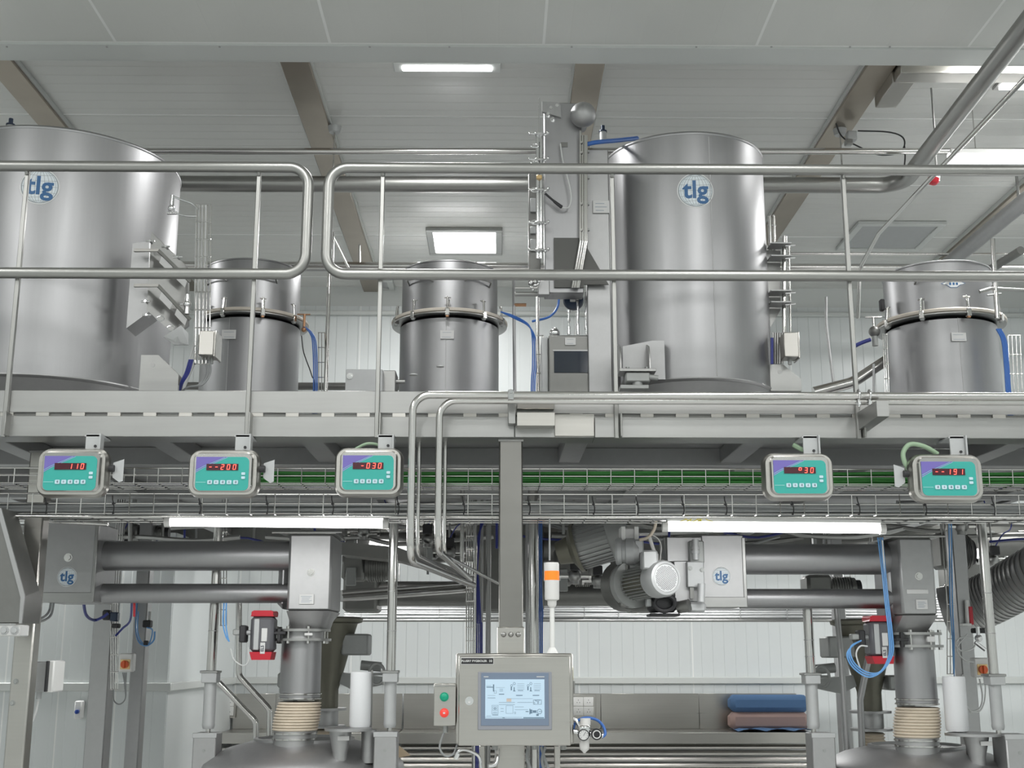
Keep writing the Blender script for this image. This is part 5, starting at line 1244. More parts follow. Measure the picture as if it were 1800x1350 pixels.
for t_, tx, tv in ((d1, 'wide steel drop pipe with cream bellows above the left mixer', 'flanged valve with bolts below the left discharge box'), (d2, 'wide steel drop pipe with cream bellows above the right mixer', 'flanged valve with bolts below the right discharge box')):
    t_[0]['label'] = tx; t_[1]['label'] = tv
# pneumatic actuators (red caps)
def actuator(lb, x0, y0, x1, y1, Y, lbl=True):
    a, b, z0, z1 = R4(x0, y0, x1, y1, Y); W = b - a; H = z1 - z0; cx = (a + b) / 2
    t = thing('valve_actuator', lb, 'actuator', (cx, Y, z0))
    MB().box(a, b, Y, Y + .12, z0 + H * .16, z1 - H * .12, b=.015).build('body', 'grey_plastic', t)
    MB().rr(cx, z1 - H * .06, W, H * .13, .012, Y - .002, Y + .122, taper=.004).prism([(a, Y, z1 - H * .12), (b, Y, z1 - H * .12), (b - W * .12, Y, z1), (a + W * .12, Y, z1)], (0, .12, 0)).build('top_cap', 'red', t)
    MB().prism([(a + W * .02, Y - .002, z0 + H * .16), (b - W * .02, Y - .002, z0 + H * .16), (b - W * .08, Y - .002, z0), (a + W * .12, Y - .002, z0)], (0, .124, 0)).build('bottom_cap', 'red', t)
    MB().box(a + W * .17, a + W * .40, Y - .006, Y, z0 + H * .2, z1 - H * .17, b=.003).build('side_rib', 'castlight', t)
    MB().box(a + W * .5, a + W * .75, Y - .004, Y, z0 + H * .37, z1 - H * .36, b=.002).build('sticker', 'label_white', t)
    MB().box(a + W * .47, a + W * .68, Y - .004, Y, z0 + H * .12, z0 + H * .35, b=.002).build('sticker', 'label_white', t)
    m = MB(); textXZ(m, 'EL5', .02, 0, 0, 0, .0006)
    vs = [( a + W * .575 - z * 1.0, Y - .0046, z0 + H * .23 + x) for x, y, z in m.v]; MB().add(vs, m.f).build('sticker_print', 'ink', t, smooth=0)
    m = MB(); m.box(a - .085, a - .05, Y + .01, Y + .07, z0 + H * .5, z0 + H * .62, b=.004).build('solenoid', 'castgrey', t)
    MB().box(a - .052, a - .022, Y, Y + .08, z0 + H * .35, z0 + H * .7, b=.006).build('valve_block', 'rubber', t)
    MB().cyl((a - .022, Y + .04, z0 + H * .55), (a + .01, Y + .04, z0 + H * .55), .012, n=12).build('port', 'castlight', t)
    return t
actuator('red capped valve actuator with white stickers left of the left drop pipe', 439, 1073, 480, 1160, 6.05)
actuator('red capped valve actuator with coiled blue hose, right drop pipe', 1530, 1082, 1571, 1167, 6.12)
m = MB(); m.tube(catm([P(405, 1140, 6.05), P(412, 1160, 6.05), P(428, 1170, 6.05), P(437, 1160, 6.05), P(436, 1138, 6.05)]), .003, 6)
one(m, 'thin_cable', 'pale_cable', 'thin white cable looped under the left actuator', 'cable')
m = MB()
for i in range(2): m.tube(catm([P(394 + i * 4, 1060, 6.05), P(392 + i * 5, 1095, 6.05), P(397 + 3 * i, 1118, 6.05), P(403, 1128, 6.05)]), .004, 6)
one(m, 'air_hoses', 'lightblue_cable', 'two thin blue air hoses left of the left actuator', 'hose')
# blue hoses on right
m = MB()
for i in range(3): m.tube(catm([P(1543 + i * 4, 945, 5.98), P(1550 + 3 * i, 1000, 5.96), P(1556 + 3 * i, 1060, 5.94), P(1562 + 3 * i, 1110, 5.94), P(1563 + 3 * i, 1150, 5.95), P(1548 + i, 1180, 5.96), P(1525, 1182 + i * 4, 5.97), P(1504 - i * 3, 1168 + i * 2, 5.98), P(1495 - i * 3, 1150, 5.98), P(1497 + i, 1135, 6.0), P(1514, 1126, 6.02)]), .0038, 8)
one(m, 'blue_hoses', 'lightblue_cable', 'light blue hoses dropping and coiling around the right actuator', 'hose', kind='stuff')
one(MB().tube([P(1551, 950, 5.97), P(1560, 1075, 5.95)], .004, 8), 'white_hose', 'white_plastic', 'straight white hose beside the light blue hoses', 'hose')
m = MB(); m.tube(catm([P(1512, 1175, 6.0), P(1505, 1150, 6.0), P(1512, 1136, 6.0), P(1525, 1136, 6.0)]), .004, 6)
one(m, 'white_hose', 'pale_cable', 'small white hose loop inside the coiled blue hoses', 'hose')

# ================================================================== MIXERS
MY = 6.4
def mixer(lb, cpx, R, yrim, ytop):
    cx = P(cpx, 1330, MY).x; zr_ = P(cpx, yrim, MY).z; zt_ = P(cpx, ytop, MY).z
    t = thing('powder_mixer', lb, 'mixer', (cx, MY, 0))
    h = zt_ - zr_
    MB().lathe((cx, MY, zr_), [(R, -.06), (R + .005, -.03), (R, -.005), (R * .985, .008), (R * .9, h * .35), (R * .75, h * .7), (R * .55, h * .95), (R * .5, h), (.001, h)], 96).build('domed_lid', 'satin', t, smooth=50)
    MB().lathe((cx, MY, zr_), [(R + .01, -.11), (R + .03, -.105), (R + .03, -.075), (R + .01, -.07)], 96).build('rim_flange', 'steel', t)
    MB().lathe((cx, MY, 0), [(R * .3, .35), (R * .98, .62), (R, zr_ - .06)], 96).build('drum', 'satin', t, smooth=30)
    for k in range(3):
        an = PI / 2 + k * 2 * PI / 3; q = Vector((cx + R * .8 * math.cos(an), MY + R * .8 * math.sin(an), 0)); MB().cyl(q, q + Vector((0, 0, .62)), .04, n=16).build('leg', 'satin', t)
    # lid ridge
    MB().lathe((cx, MY, zt_), [(R * .5, 0), (R * .5, .012), (R * .46, .014), (R * .46, 0)], 72).build('lid_ridge', 'satin', t)
    m = MB()
    for k in range(20): an = k * PI / 10; q = Vector((cx + (R + .015) * math.cos(an), MY + (R + .015) * math.sin(an), zr_ - .07)); m.cyl(q, q + Vector((0, 0, .02)), .011, n=6)
    m.build('rim_bolts', 'pipe', t)
    return t, cx, zr_, zt_
m1 = mixer('round domed powder mixer at lower left', 534, .50, 1341, 1301)
m2 = mixer('round domed powder mixer at lower right', 1612, .475, 1346, 1313)
# right funnel & white can
def can(lb, x0, x1, y0, y1, Y):
    a, b, z0, z1 = R4(x0, y0, x1, y1, Y); r = (b - a) / 2; cx = (a + b) / 2
    t = thing('filter_can', lb, 'filter', (cx, Y, z0)); MB().lathe((cx, Y, z0), [(.001, 0), (r * .92, .0), (r, .012), (r, z1 - z0 - .01), (r * .95, z1 - z0), (.001, z1 - z0)], 40).build('body', 'whitecyl', t, smooth=30)
    MB().box(cx + r * .9, cx + r * 1.08, Y + .02, Y + .04, z0 - .12, z1 + .01, b=.002).build('back_strip', 'steel', t); return t
can('tall white can on the left mixer funnel', 615, 652, 1181, 1278, 6.1)
can('tall white can on the right mixer funnel', 1660, 1699, 1189, 1285, 6.1)
def funnel(lb, xl, xr_, yt, yb, xb0, xb1, Y):
    a, b, _, zt_ = R4(xl, yt, xr_, yb, Y); c0, c1, zb_, _ = R4(xb0, yt, xb1, yb, Y); cx = (c0 + c1) / 2
    t = thing('inlet_funnel', lb, 'funnel', (cx, Y, zb_)); r = (c1 - c0) / 2
    MB().lathe((cx, Y, zb_ - .04), [(r * .8, 0), (r * .85, .04), (r * 1.3, (zt_ - zb_) + .02), (r * 1.3, (zt_ - zb_) + .03)], 40).build('cone', 'satin', t)
    ex = (a + b) / 2; rx = (b - a) / 2
    vs = []; n = 40
    for zz in (zt_ - .008, zt_ + .004):
        for i in range(n): an = 2 * PI * i / n; vs.append((ex + rx * math.cos(an), Y + .12 * math.sin(an), zz))
    MB().add(vs, [(i, (i + 1) % n, n + (i + 1) % n, n + i) for i in range(n)] + [list(range(n))[::-1], list(range(n, 2 * n))]).build('oval_rim_plate', 'satin', t)
    MB().cyl((cx + r * 3.2, Y + .06, zb_ - .05), (cx + r * 3.2, Y + .06, zt_ - .008), r * .9, n=32).build('rear_neck', 'satin', t)
    MB().box(cx - .005, cx + .05, Y - r * 1.5, Y - r * 1.45, zt_ - .05, zt_ - .03, b=.001).build('tag', 'label_white', t); return t
funnel('oval topped inlet funnel on the left mixer lid', 570, 654, 1281, 1323, 583, 613, 6.05)
funnel('oval topped inlet funnel on the right mixer lid', 1664, 1762, 1290, 1330, 1700, 1733, 6.05)
# ================================================================== LIFT COLUMNS (polished pole + cylinder + block)
def lift(lb, xt, yt, xbm, y1, y2, y3, y4, Y=6.25, wp=16, wc=21, wb=(38,), bx=None):
    "xt: px of the pole top, xbm: px at the bottom (perspective only)"
    base = P(xbm, y3, Y); x = base.x
    t = thing('lift_column', lb, 'lifting column', (x, Y, P(xbm, y4, Y).z)); k = M(xbm, Y)
    z_t = P(xbm, yt, Y).z; z1_, z2_, z3_, z4_ = (P(xbm, q, Y).z for q in (y1, y2, y3, y4))
    MB().cyl((x, Y, z1_), (x, Y, z_t), wp * k / 2, n=28).build('pole', 'pipe', t)
    m = MB()
    for q in (.25, .5): m.cyl((x, Y, z1_ + (z_t - z1_) * q), (x, Y, z1_ + (z_t - z1_) * q + .004), wp * k / 2 + .0015, n=28)
    m.build('pole_ring', 'satin', t)
    w_ = wc * k / 2
    MB().box(x - w_ * 1.2, x + w_ * 1.2, Y - .045, Y + .045, z2_, z1_, b=.003).build('guide_block', 'castlight', t)
    MB().box(x - w_ * 1.45, x + w_ * 1.35, Y - .05, Y + .05, z1_ - .008, z1_ + .004, b=.002).build('guide_plate', 'steel', t)
    MB().lathe((x, Y, z3_), [(.001, 0), (w_ * .85, 0), (w_ * .98, .012), (w_, .02), (w_ * .96, .03), (w_ * .96, z2_ - z3_)], 32).build('cylinder', 'castlight', t, smooth=30)
    MB().cyl((x, Y, z3_ - .02), (x, Y, z3_), .012, n=12).build('cylinder_pin', 'pipe', t)
    bw = (wb[0]) * k; bx_ = x + (0 if bx is None else bx * k)
    MB().box(bx_ - bw / 2, bx_ + bw / 2, Y - .07, Y + .07, z4_ - .3, z3_ - .018, b=.006).build('mounting_block', 'satin', t)
    MB().box(bx_ - bw / 2 - .002, bx_ + bw / 2 + .002, Y - .072, Y - .06, z3_ - .04, z3_ - .016, b=.002).build('block_lip', 'castlight', t)
    MB().bolt((bx_, Y - .07, z3_ - .1), (0, -1, 0), .006, .004).build('block_screw', 'castgrey', t)
    return t
lift('polished lift column with grey cylinder left of the left mixer', 372, 905, 366, 1180, 1200, 1281, 1360, 6.3)
lift('polished lift column with grey cylinder right of the left mixer', 697, 905, 685, 1180, 1199, 1279, 1360, 6.1, bx=-5)
lift('polished lift column with grey cylinder left of the right mixer', 1422, 1068, 1430, 1184, 1202, 1281, 1360, 6.3, bx=10, wb=(38,))
lift('polished lift column with grey cylinder right of the right mixer', 1722, 905, 1755, 1186, 1204, 1283, 1370, 6.0, bx=22, wb=(42,))
# ================================================================== SECOND ROW MACHINES (dark, behind)
def rear_machine(lb, pxc, Y, lbl2, s=1, x_r=636, y_top=1088):
    c = P(pxc, y_top, Y); k = M(pxc, Y)
    t = thing('rear_hopper', lb, 'hopper', (c.x, Y, c.z - 170 * k))
    R = 52 * k
    MB().lathe((c.x, Y, c.z), [(.001, .012), (R, .01), (R + .02, 0), (R + .015, -.02), (R * .9, -.03)], 48).build('rim_lid', 'olive', t)
    MB().lathe((c.x, Y, c.z), [(R * .95, -.02), (R * .84, -25 * k), (R * .38, -115 * k), (R * .38, -145 * k)], 48).build('cone_body', 'olive', t)
    MB().lathe((c.x, Y, c.z - 145 * k), [(R * .38, 0), (R * .65, 0), (R * .65, -.014), (R * .4, -.014), (R * .4, -28 * k), (R * .65, -28 * k), (R * .65, -28 * k - .014), (R * .4, -28 * k - .014)], 40).build('valve_flanges', 'satin', t, smooth=20)
    m = MB(); n = 10
    for i in range(n): zz = c.z - (180 + 5.2 * i) * k; m.lathe((c.x, Y, zz - 5 * k), [(R * .36, 0), (R * .42, 2.5 * k), (R * .36, 5 * k)], 32)
    m.build('bellows', 'bellow', t, smooth=60)
    MB().lathe((c.x, Y, 0), [(.001, .1), (.45, .1), (.45, c.z - 262 * k), (.3, c.z - 250 * k), (R * .36, c.z - 248 * k), (R * .36, c.z - 230 * k)], 48).build('receiving_drum', 'dark_steel', t, smooth=30)
    MB().box(c.x + s * R * .5, c.x + s * R * 1.35, Y - .1, Y + .12, c.z - 60 * k, c.z - 25 * k, b=.01).build('side_bracket', 'castgrey', t)
    MB().prism([(c.x + s * R * .45, Y - .02, c.z - 88 * k), (c.x + s * R * 1.8, Y - .02, c.z - 95 * k), (c.x + s * R * 1.8, Y - .02, c.z - 108 * k), (c.x + s * R * .9, Y - .02, c.z - 118 * k), (c.x + s * R * .35, Y - .02, c.z - 104 * k)], (0, .1, 0)).build('clamp_arm', 'castgrey', t)
    q = Vector((c.x + s * R * 1.66, Y - .12, c.z - 90 * k)); MB().tube([q + Vector((.045 * math.cos(a * PI / 8), 0, .06 * math.sin(a * PI / 8))) for a in range(16)], .009, 8, closed=True).cyl(q + Vector((-.045, 0, 0)), q + Vector((.045, 0, 0)), .008).build('hand_wheel', 'castgrey', t)
    MB().cyl((c.x + s * R * 1.1, Y - .03, c.z - 76 * k), (c.x + s * R * 1.75, Y - .03, c.z - 79 * k), 8 * k, n=16).build('air_cylinder', 'castgrey', t)
    MB().box(c.x - s * R * 1.5, c.x - s * R * .5, Y - .1, Y + .1, c.z - 112 * k, c.z - 88 * k, b=.01).build('support_arm', 'castgrey', t)
    MB().box(c.x - s * R * 1.35, c.x - s * R * .95, Y - .06, Y + .06, .1, c.z - 100 * k, b=.008).build('support_leg', 'castgrey', t)
    return t
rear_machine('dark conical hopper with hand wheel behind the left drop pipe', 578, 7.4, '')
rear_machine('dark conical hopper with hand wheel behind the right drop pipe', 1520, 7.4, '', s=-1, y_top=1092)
# bent steel pipes left of left mixer
pipe('bent_pipe', [P(420, 1060, 6.9), P(420, 1188, 6.9), P(474, 1247, 6.9), P(474, 1330, 6.9)], .0165, 'bent steel pipe passing behind the left actuator', rad=.06)
pipe('bent_pipe', [P(385, 1200, 6.9), P(450, 1268, 6.9), P(450, 1330, 6.9)], .0165, 'bent steel pipe next to the left lift cylinder', rad=.06)
pipe('steel_pipe', [P(1470, 1066, 6.7), P(1478, 1150, 6.7), P(1490, 1330, 6.7)], .016, 'slim vertical pipe left of the right actuator', m='satin')
pipe('steel_pipe', [P(1530, 1140, 6.9), P(1512, 1230, 6.9), P(1516, 1330, 6.9)], .018, 'slightly bent dull pipe between the right mixer and its lift', m='satin')
# vertical cable ladders + conduits beside drop zones
cable_ladder('cable_ladder', 'wire ladder with hoses between the two left columns', 195, 1060, 207, 1212, 7.25, 4)
cable_ladder('cable_ladder', 'wire ladder at the right column behind the white can', 1665, 1062, 1676, 1185, 7.0, 3)
m = MB(); m.tube(catm([P(146, 1050, 6.3), P(151, 1080, 6.6), P(165, 1090, 6.9), P(180, 1085, 6.9), P(190, 1078, 6.9)]), .008, 8)
m.tube(catm([P(232, 1050, 6.22), P(229, 1090, 6.9), P(215, 1105, 7.1), P(203, 1118, 7.1)]), .006, 8)
one(m, 'navy_hoses', 'navy_cable', 'dark blue hoses hanging below left logo box', 'hose', kind='stuff')
t = thing('solenoid_valve', 'black solenoid valve block between the left columns', 'valve', P(200, 1095, 7.1))
rb(MB(), 179, 1072, 192, 1090, 7.05, .06, .008).build('coil', 'rubber', t); rb(MB(), 192, 1076, 206, 1092, 7.06, .05, .006).build('block', 'navy', t); rb(MB(), 196, 1096, 208, 1104, 7.06, .05, .005).build('connector', 'rubber', t)
m = MB(); m.tube(catm([P(241, 1050, 7.595), P(239, 1105, 7.5), P(244, 1128, 7.4), P(257, 1135, 7.4), P(270, 1126, 7.4), P(272, 1110, 7.4)]), .005, 8)
m.tube(catm([P(243, 1075, 7.4), P(242, 1110, 7.4), P(250, 1130, 7.4), P(262, 1131, 7.4), P(268, 1108, 7.4), P(258, 1103, 7.4)]), .004, 8)
one(m, 'air_hoses', 'lightblue_cable', 'pale blue air hose loop on the slimmer left column', 'hose')
t = thing('pressure_switch', 'small black pressure switch on the slimmer left column', 'switch', P(258, 1100, 7.45))
rb(MB(), 250, 1090, 264, 1103, 7.45, .06, .006).build('body', 'rubber', t); rb(MB(), 260, 1075, 264, 1092, 7.47, .02, .002).build('strip', 'steel', t)
rb(MB(), 252, 1126, 259, 1134, 7.38, .03, .003).build('plug', 'rubber', t)
m = MB(); 
for i in range(3): m.tube(catm([P(216 + i * 3, 1182, 7.2), P(219 + i, 1205, 7.2), P(220, 1228, 7.2), P(210, 1238, 7.2), P(200, 1231, 7.2), P(199, 1212, 7.2)]), .004, 6)
one(m, 'switch_cables', 'grey_cable', 'grey cables drooping below the left orange knob switch', 'cable', kind='stuff')
m = MB(); m.tube(catm([P(1722, 1193, 6.9), P(1727, 1225, 6.9), P(1722, 1245, 6.9), P(1708, 1250, 6.9), P(1698, 1240, 6.9)]), .005, 8).tube(catm([P(1732, 1193, 6.9), P(1731, 1230, 6.9), P(1722, 1250, 6.9), P(1705, 1252, 6.9)]), .004, 8)
one(m, 'switch_cables', 'pale_cable', 'white cables looping below the right orange knob switch', 'cable', kind='stuff')
t = thing('air_fitting', 'chrome fitting with coiled hoses beside the far right lift pole', 'fitting', P(1720, 1130, 6.6))
c = P(1720, 1122, 6.6); MB().sph(c, .02, 8).cyl(c, c + Vector((.0, 0, .06)), .01).cyl(c + Vector((-.02, 0, -.02)), c + Vector((.03, 0, -.06)), .010).build('body', 'chrome', t)
rb(MB(), 1712, 1104, 1737, 1113, 6.65, .05, .005).build('arm', 'rubber', t)
MB().tube(catm([P(1712, 1122, 6.6), P(1690, 1120, 6.6), P(1680, 1132, 6.6), P(1690, 1144, 6.6), P(1710, 1140, 6.6), P(1716, 1128, 6.6)]), .004, 8).tube(catm([P(1700, 1115, 6.6), P(1682, 1140, 6.6), P(1695, 1160, 6.6), P(1712, 1164, 6.6)]), .004, 8).build('hose_coil', 'pale_cable', t)
m = MB()
for i in range(2): m.tube([(P(1668 + i * 4, 905, 6.7).x, 6.7, zf1 - .004), P(1668 + i * 4, 905, 6.7), P(1670 + i * 4, 1062, 6.7), P(1674 + i * 3, 1120, 6.7), P(1677, 1185, 6.7), P(1678, 1200, 6.4)], .004, 8)
one(m, 'blue_hoses', 'lightblue_cable', 'straight blue hoses above the right white can', 'hose')
rbm = MB(); rb(rbm, 1704, 1066, 1711, 1098, 7.165, .03, .003); one(rbm, 'hanging_tag', 'red', 'small red tag hanging right of the right discharge box', 'tag')
t = thing('sample_tube', 'white vertical sample tube beside the red tag', 'tube', P(1700, 1100, 7.17)); MB().cyl(P(1699, 1055, 7.18), P(1701, 1098, 7.18), .012).build('tube', 'white_plastic', t); rb(MB(), 1692, 1096, 1708, 1100, 7.15, .045).build('collar', 'white_plastic', t)
pipe('red_hose', [P(236, 1050, 6.22), P(236, 1084, 6.22)], .006, 'short red hose above the left orange knob switch', cat='hose', m='red')
# brown board near left mixer
m = MB().prism([P_(700, 1310, 6.5), P_(722, 1328, 6.5), P_(700, 1332, 6.5)], (0, .02, 0)); one(m, 'cardboard_sheet', 'card', 'tan cardboard corner sticking out right of the left mixer', 'cardboard')
# drain pan under bench mid
# ================================================================== FAR CABLE RUN UNDER PLATFORM
YK = 9.6
a, b, z0, z1 = R4(606, 1046, 1462, 1086, YK)
b = P(1700, 1086, YK).x
t = thing('cable_rack', 'long rack of parallel grey cables running across under the platform', 'cable rack', ((a + b) / 2, YK, z0))
nn = 9
for i in range(nn):
    zz = z0 + (z1 - z0) * (i + .5) / nn; m = MB(); m.tube(catm([(a + (b - a) * k / 10, YK + random.uniform(-.004, .004), zz + random.uniform(-.004, .004)) for k in range(11)], 2), .0105, 8).build('cable', 'castlight', t)
m = MB(); m.box(a, b, YK + .02, YK + .03, z0 - .01, z1 + .01); m.build('back_sheet', 'castlight', t)
for px in (636, 772, 1027, 1087, 1300, 1382, 1550): x = P(px, 1060, YK).x; MB().box(x - .003, x + .003, YK - .016, YK + .02, z0 - .01, z1 + .01).build('strap', 'grey_cable', t)
MB().cyl((a, YK - .02, z0 - .02), (b, YK - .02, z0 - .02), .012).build('lower_rod', 'steel', t)
for px in (700, 1150, 1500):
    x = P(px, 1046, YK).x; MB().cyl((x, YK + .04, z1), (x, YK + .04, zf1), .008).build('hanger', 'steel', t)
# slanting pair of pipes left of centre
pipe('steel_pipe', [P(600, 1042, 7.0), P(835, 1025, 7.6)], .014, 'upper of two shiny nearly level pipes left of the central column')
pipe('steel_pipe', [P(600, 1052, 7.0), P(838, 1035, 7.6)], .020, 'lower of two shiny nearly level pipes left of the central column')
# vertical pipes / ladders in the middle
for (x, y0, y1, Y, r, mt, lb) in ((812, 912, 1000, 7.0, .012, 'pipe', 'bright vertical pipe just right of the inner bent pipe'), (834, 925, 1150, 7.2, .012, 'pipe', 'bright vertical pipe left of the blue hoses near the column'),
        (846, 930, 1150, 7.3, .009, 'steel', 'thin vertical pipe left of the central column'), (858, 910, 1150, 7.5, .016, 'steel', 'duller vertical pipe close to the central column'),
        (938, 915, 1150, 7.0, .030, 'pipe', 'thick vertical pipe right of the central column'), (950, 930, 1050, 7.1, .010, 'pipe', 'thin vertical pipe right of the thick one'), (927, 915, 1150, 7.3, .010, 'steel', 'thin dull pipe between column and thick pipe')):
    b_ = P(x, y1, Y); pipe('steel_pipe', [Vector((b_.x, Y, zf1 - .004)), Vector((b_.x, Y, .0 if y1 > 1100 else b_.z))], r, lb, m=mt)
cable_ladder('cable_ladder', 'wire ladder with blue cables left of the central column', 820, 920, 832, 1150, 7.1, 4, step=.07)
m = MB()
for i in range(4): m.tube(catm([P(846 + 3 * i, 905, 7.3), P(842 - 2 * i, 960, 7.25), P(838 + i, 1020, 7.2), P(836 + 3 * i, 1090, 7.2), P(838 + 3 * i, 1150, 7.2), (P(838 + 3 * i, 1150, 7.2).x, 7.2, .0)]), .0045, 8)
one(m, 'blue_cables', 'navy_cable', 'dark blue cable bundle left of the central column', 'cable', kind='stuff')
m = MB()
for i in range(3): m.tube(catm([P(946 + 3 * i, 905, 7.05), P(946 + 3 * i, 1045, 7.05), P(948 + 3 * i, 1080, 7.05), P(947 + 3 * i, 1150, 7.05), (P(947 + 3 * i, 1150, 7.05).x, 7.05, .0)]), .0042, 8)
one(m, 'blue_hoses', 'blue_cable', 'bright blue hoses right of the central column', 'hose', kind='stuff')
cable_ladder('cable_ladder', 'wire ladder near the left lift pole under the platform', 388, 935, 398, 1100, 7.6, 3)
# structural channel + big machine heads in the dark under platform
def dark_unit(lb, x0, y0, x1, y1, Y, m_='dark_steel', nm='gear_motor'):
    a, b, z0, z1 = R4(x0, y0, x1, y1, Y); t = thing(nm, lb, 'machine', ((a + b) / 2, Y, z0)); W, H = b - a, z1 - z0
    MB().box(a, a + W * .45, Y, Y + .2, z0 + H * .15, z1, b=.02).build('gear_box', m_, t)
    MB().cyl((a + W * .45, Y + .1, z0 + H * .55), (b - W * .1, Y + .1, z0 + H * .55), H * .38, n=24).build('motor', m_, t)
    m = MB()
    for i in range(8): x = a + W * (.5 + .045 * i); m.cyl((x, Y + .1, z0 + H * .55), (x + .006, Y + .1, z0 + H * .55), H * .42, n=24)
    m.build('cooling_fin', m_, t)
    MB().cyl((b - W * .1, Y + .1, z0 + H * .55), (b, Y + .1, z0 + H * .55), H * .3, n=24).build('fan_cap', 'rubber', t)
    MB().box(a + W * .1, a + W * .3, Y - .03, Y, z0, z0 + H * .5, b=.005).build('terminal_box', 'castgrey', t)
    MB().box(a + W * .2, a + W * .26, Y + .08, Y + .12, z1 - .01, zf1 - .004).build('hanger', 'castgrey', t)
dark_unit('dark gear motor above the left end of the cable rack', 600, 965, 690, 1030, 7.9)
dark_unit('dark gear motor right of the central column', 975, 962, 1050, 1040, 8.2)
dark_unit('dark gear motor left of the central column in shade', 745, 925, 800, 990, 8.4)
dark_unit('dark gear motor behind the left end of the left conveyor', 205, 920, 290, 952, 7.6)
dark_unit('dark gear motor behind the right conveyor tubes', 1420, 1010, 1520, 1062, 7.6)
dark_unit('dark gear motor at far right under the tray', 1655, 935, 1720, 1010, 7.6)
t = thing('slant_duct', 'dark slanting duct right of the left discharge box', 'duct', P(660, 1000, 7.4))
MB().prism([P_(600, 952, 7.4), P_(700, 962, 7.4), P_(830, 1010, 7.4), P_(830, 1022, 7.4), P_(700, 985, 7.4), P_(600, 975, 7.4)], (0, .25, 0)).build('duct', 'dark_steel', t)
t = thing('tube_light', 'small bright tube light behind the left lift pole', 'light', P(690, 962, 8.6))
A = P(650, 955, 8.6); B = P(716, 966, 8.6); MB().cyl(A, B, .035, n=16).build('tube', 'ledlow', t); MB().cyl(A + Vector((0, .0, .05)), B + Vector((0, 0, .05)), .02).build('housing', 'white_plastic', t)
t = thing('spot_lamp', 'small bright round lamp in the far right machinery', 'lamp', P(1719, 973, 7.8)); MB().sph(P(1719, 973, 7.8), .03, 8).build('bulb', 'ledlow', t); MB().cyl(P(1719, 973, 7.84), P(1719, 973, 7.95), .035).build('lamp_socket', 'castgrey', t)
t = thing('spot_lamp', 'small bright round lamp right of the right discharge box', 'lamp', P(1652, 972, 7.8)); MB().sph(P(1652, 972, 7.8), .026, 8).build('bulb', 'ledlow', t); MB().cyl(P(1652, 972, 7.84), P(1652, 972, 7.95), .03).build('lamp_socket', 'castgrey', t)
# round flex duct at right
t = thing('ribbed_duct', 'ribbed grey duct curving in at the right edge under the tray', 'duct', P(1780, 1030, 7.4))
m = MB(); pth = catm([P(1660, 1075, 7.6), P(1720, 1060, 7.5), P(1780, 1030, 7.3), P(1850, 990, 7.0), P(1950, 930, 6.7), P(2010, 840, 6.6)], 8); m.tube(pth, .15, 28).build('duct_body', 'satin', t)
m = MB()
for i in range(2, len(pth) - 1, 1):
    d = (pth[i + 1] - pth[i - 1]).normalized(); m.cyl(pth[i] - d * .006, pth[i] + d * .006, .158, n=28)
m.build('duct_ribs', 'steel', t)
# second conveyor row far behind
def rear_row(lb, x0, x1, y, h, Y):
    A = P(x0, y, Y); B = P(x1, y, Y); r = h / 2 * M(900, Y); t = thing('rear_conveyor', lb, 'conveyor', (A + B) / 2)
    MB().cyl((A.x, Y, A.z), (B.x, Y, A.z), r, n=32).build('upper_tube', 'dark_steel', t)
    MB().cyl((A.x, Y, A.z - r * 3), (B.x, Y, A.z - r * 3), r * .8, n=32).build('lower_tube', 'dark_steel', t)
    for x in (A.x, B.x): MB().box(x - .12, x + .12, Y - .2, Y + .2, A.z - r * 4.2, A.z + r * 1.4, b=.02).build('end_box', 'dark_steel', t)
    for q in (.3, .7):
        x = A.x + (B.x - A.x) * q; MB().box(x - .03, x + .03, Y - .03, Y + .03, A.z + r * .9, zb, b=.004).build('hanger', 'castgrey', t)
    return t
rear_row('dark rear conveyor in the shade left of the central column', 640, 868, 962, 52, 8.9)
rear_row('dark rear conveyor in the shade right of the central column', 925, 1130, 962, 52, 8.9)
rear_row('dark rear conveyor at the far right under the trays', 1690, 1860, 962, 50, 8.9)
for k, (x, y, Y) in enumerate(((752, 948, 7.7), (790, 972, 7.6), (1010, 1012, 7.5), (1050, 1020, 7.9), (1690, 925, 7.2), (1745, 985, 7.9), (640, 935, 7.7), (218, 962, 7.6))):
    c = P(x, y, Y); t = thing('valve_cluster', ('small valve cluster hung under the platform left of the inner bent pipe', 'small valve cluster right of the inner bent pipe', 'small valve cluster right of the signal tower', 'second valve cluster nearer the perforated fan motor', 'small valve cluster right above the right discharge box', 'small valve cluster near the right lift pole', 'small valve cluster right of the left discharge box', 'small valve cluster above the left column pair')[k], 'valve', c)
    MB().cyl(c - Vector((0, 0, .05)), c + Vector((0, 0, .05)), .028, n=16).sph(c, .042, 8).build('body', 'steel', t)
    MB().cyl(c + Vector((-.1, 0, 0)), c + Vector((.1, 0, 0)), .016, n=12).cyl(c + Vector((-.1, 0, 0)), c + Vector((-.085, 0, 0)), .03, n=12).cyl(c + Vector((.085, 0, 0)), c + Vector((.1, 0, 0)), .03, n=12).build('flanged_pipe', 'pipe', t)
    MB().box(c.x - .03, c.x + .03, c.y - .06, c.y - .03, c.z + .03, c.z + .09, b=.005).build('actuator_head', 'rubber', t)
    MB().cyl(c + Vector((0, 0, .04)), (c.x, c.y, zb + .05), .007, n=8).build('hanger_rod', 'steel', t)
    MB().tube(catm([c + Vector((.0, -.05, .08)), c + Vector((.05, -.07, .16)), c + Vector((.12, -.03, .2)), (c.x + .15, c.y, zb)]), .004, 6).build('signal_wire', 'navy_cable', t)
a, b, z0, z1 = R4(900, 922, 901, 958, 9.35); t = thing('service_duct', 'long dark rectangular duct running across under the rear of the platform', 'duct', (0, 9.35, z0))
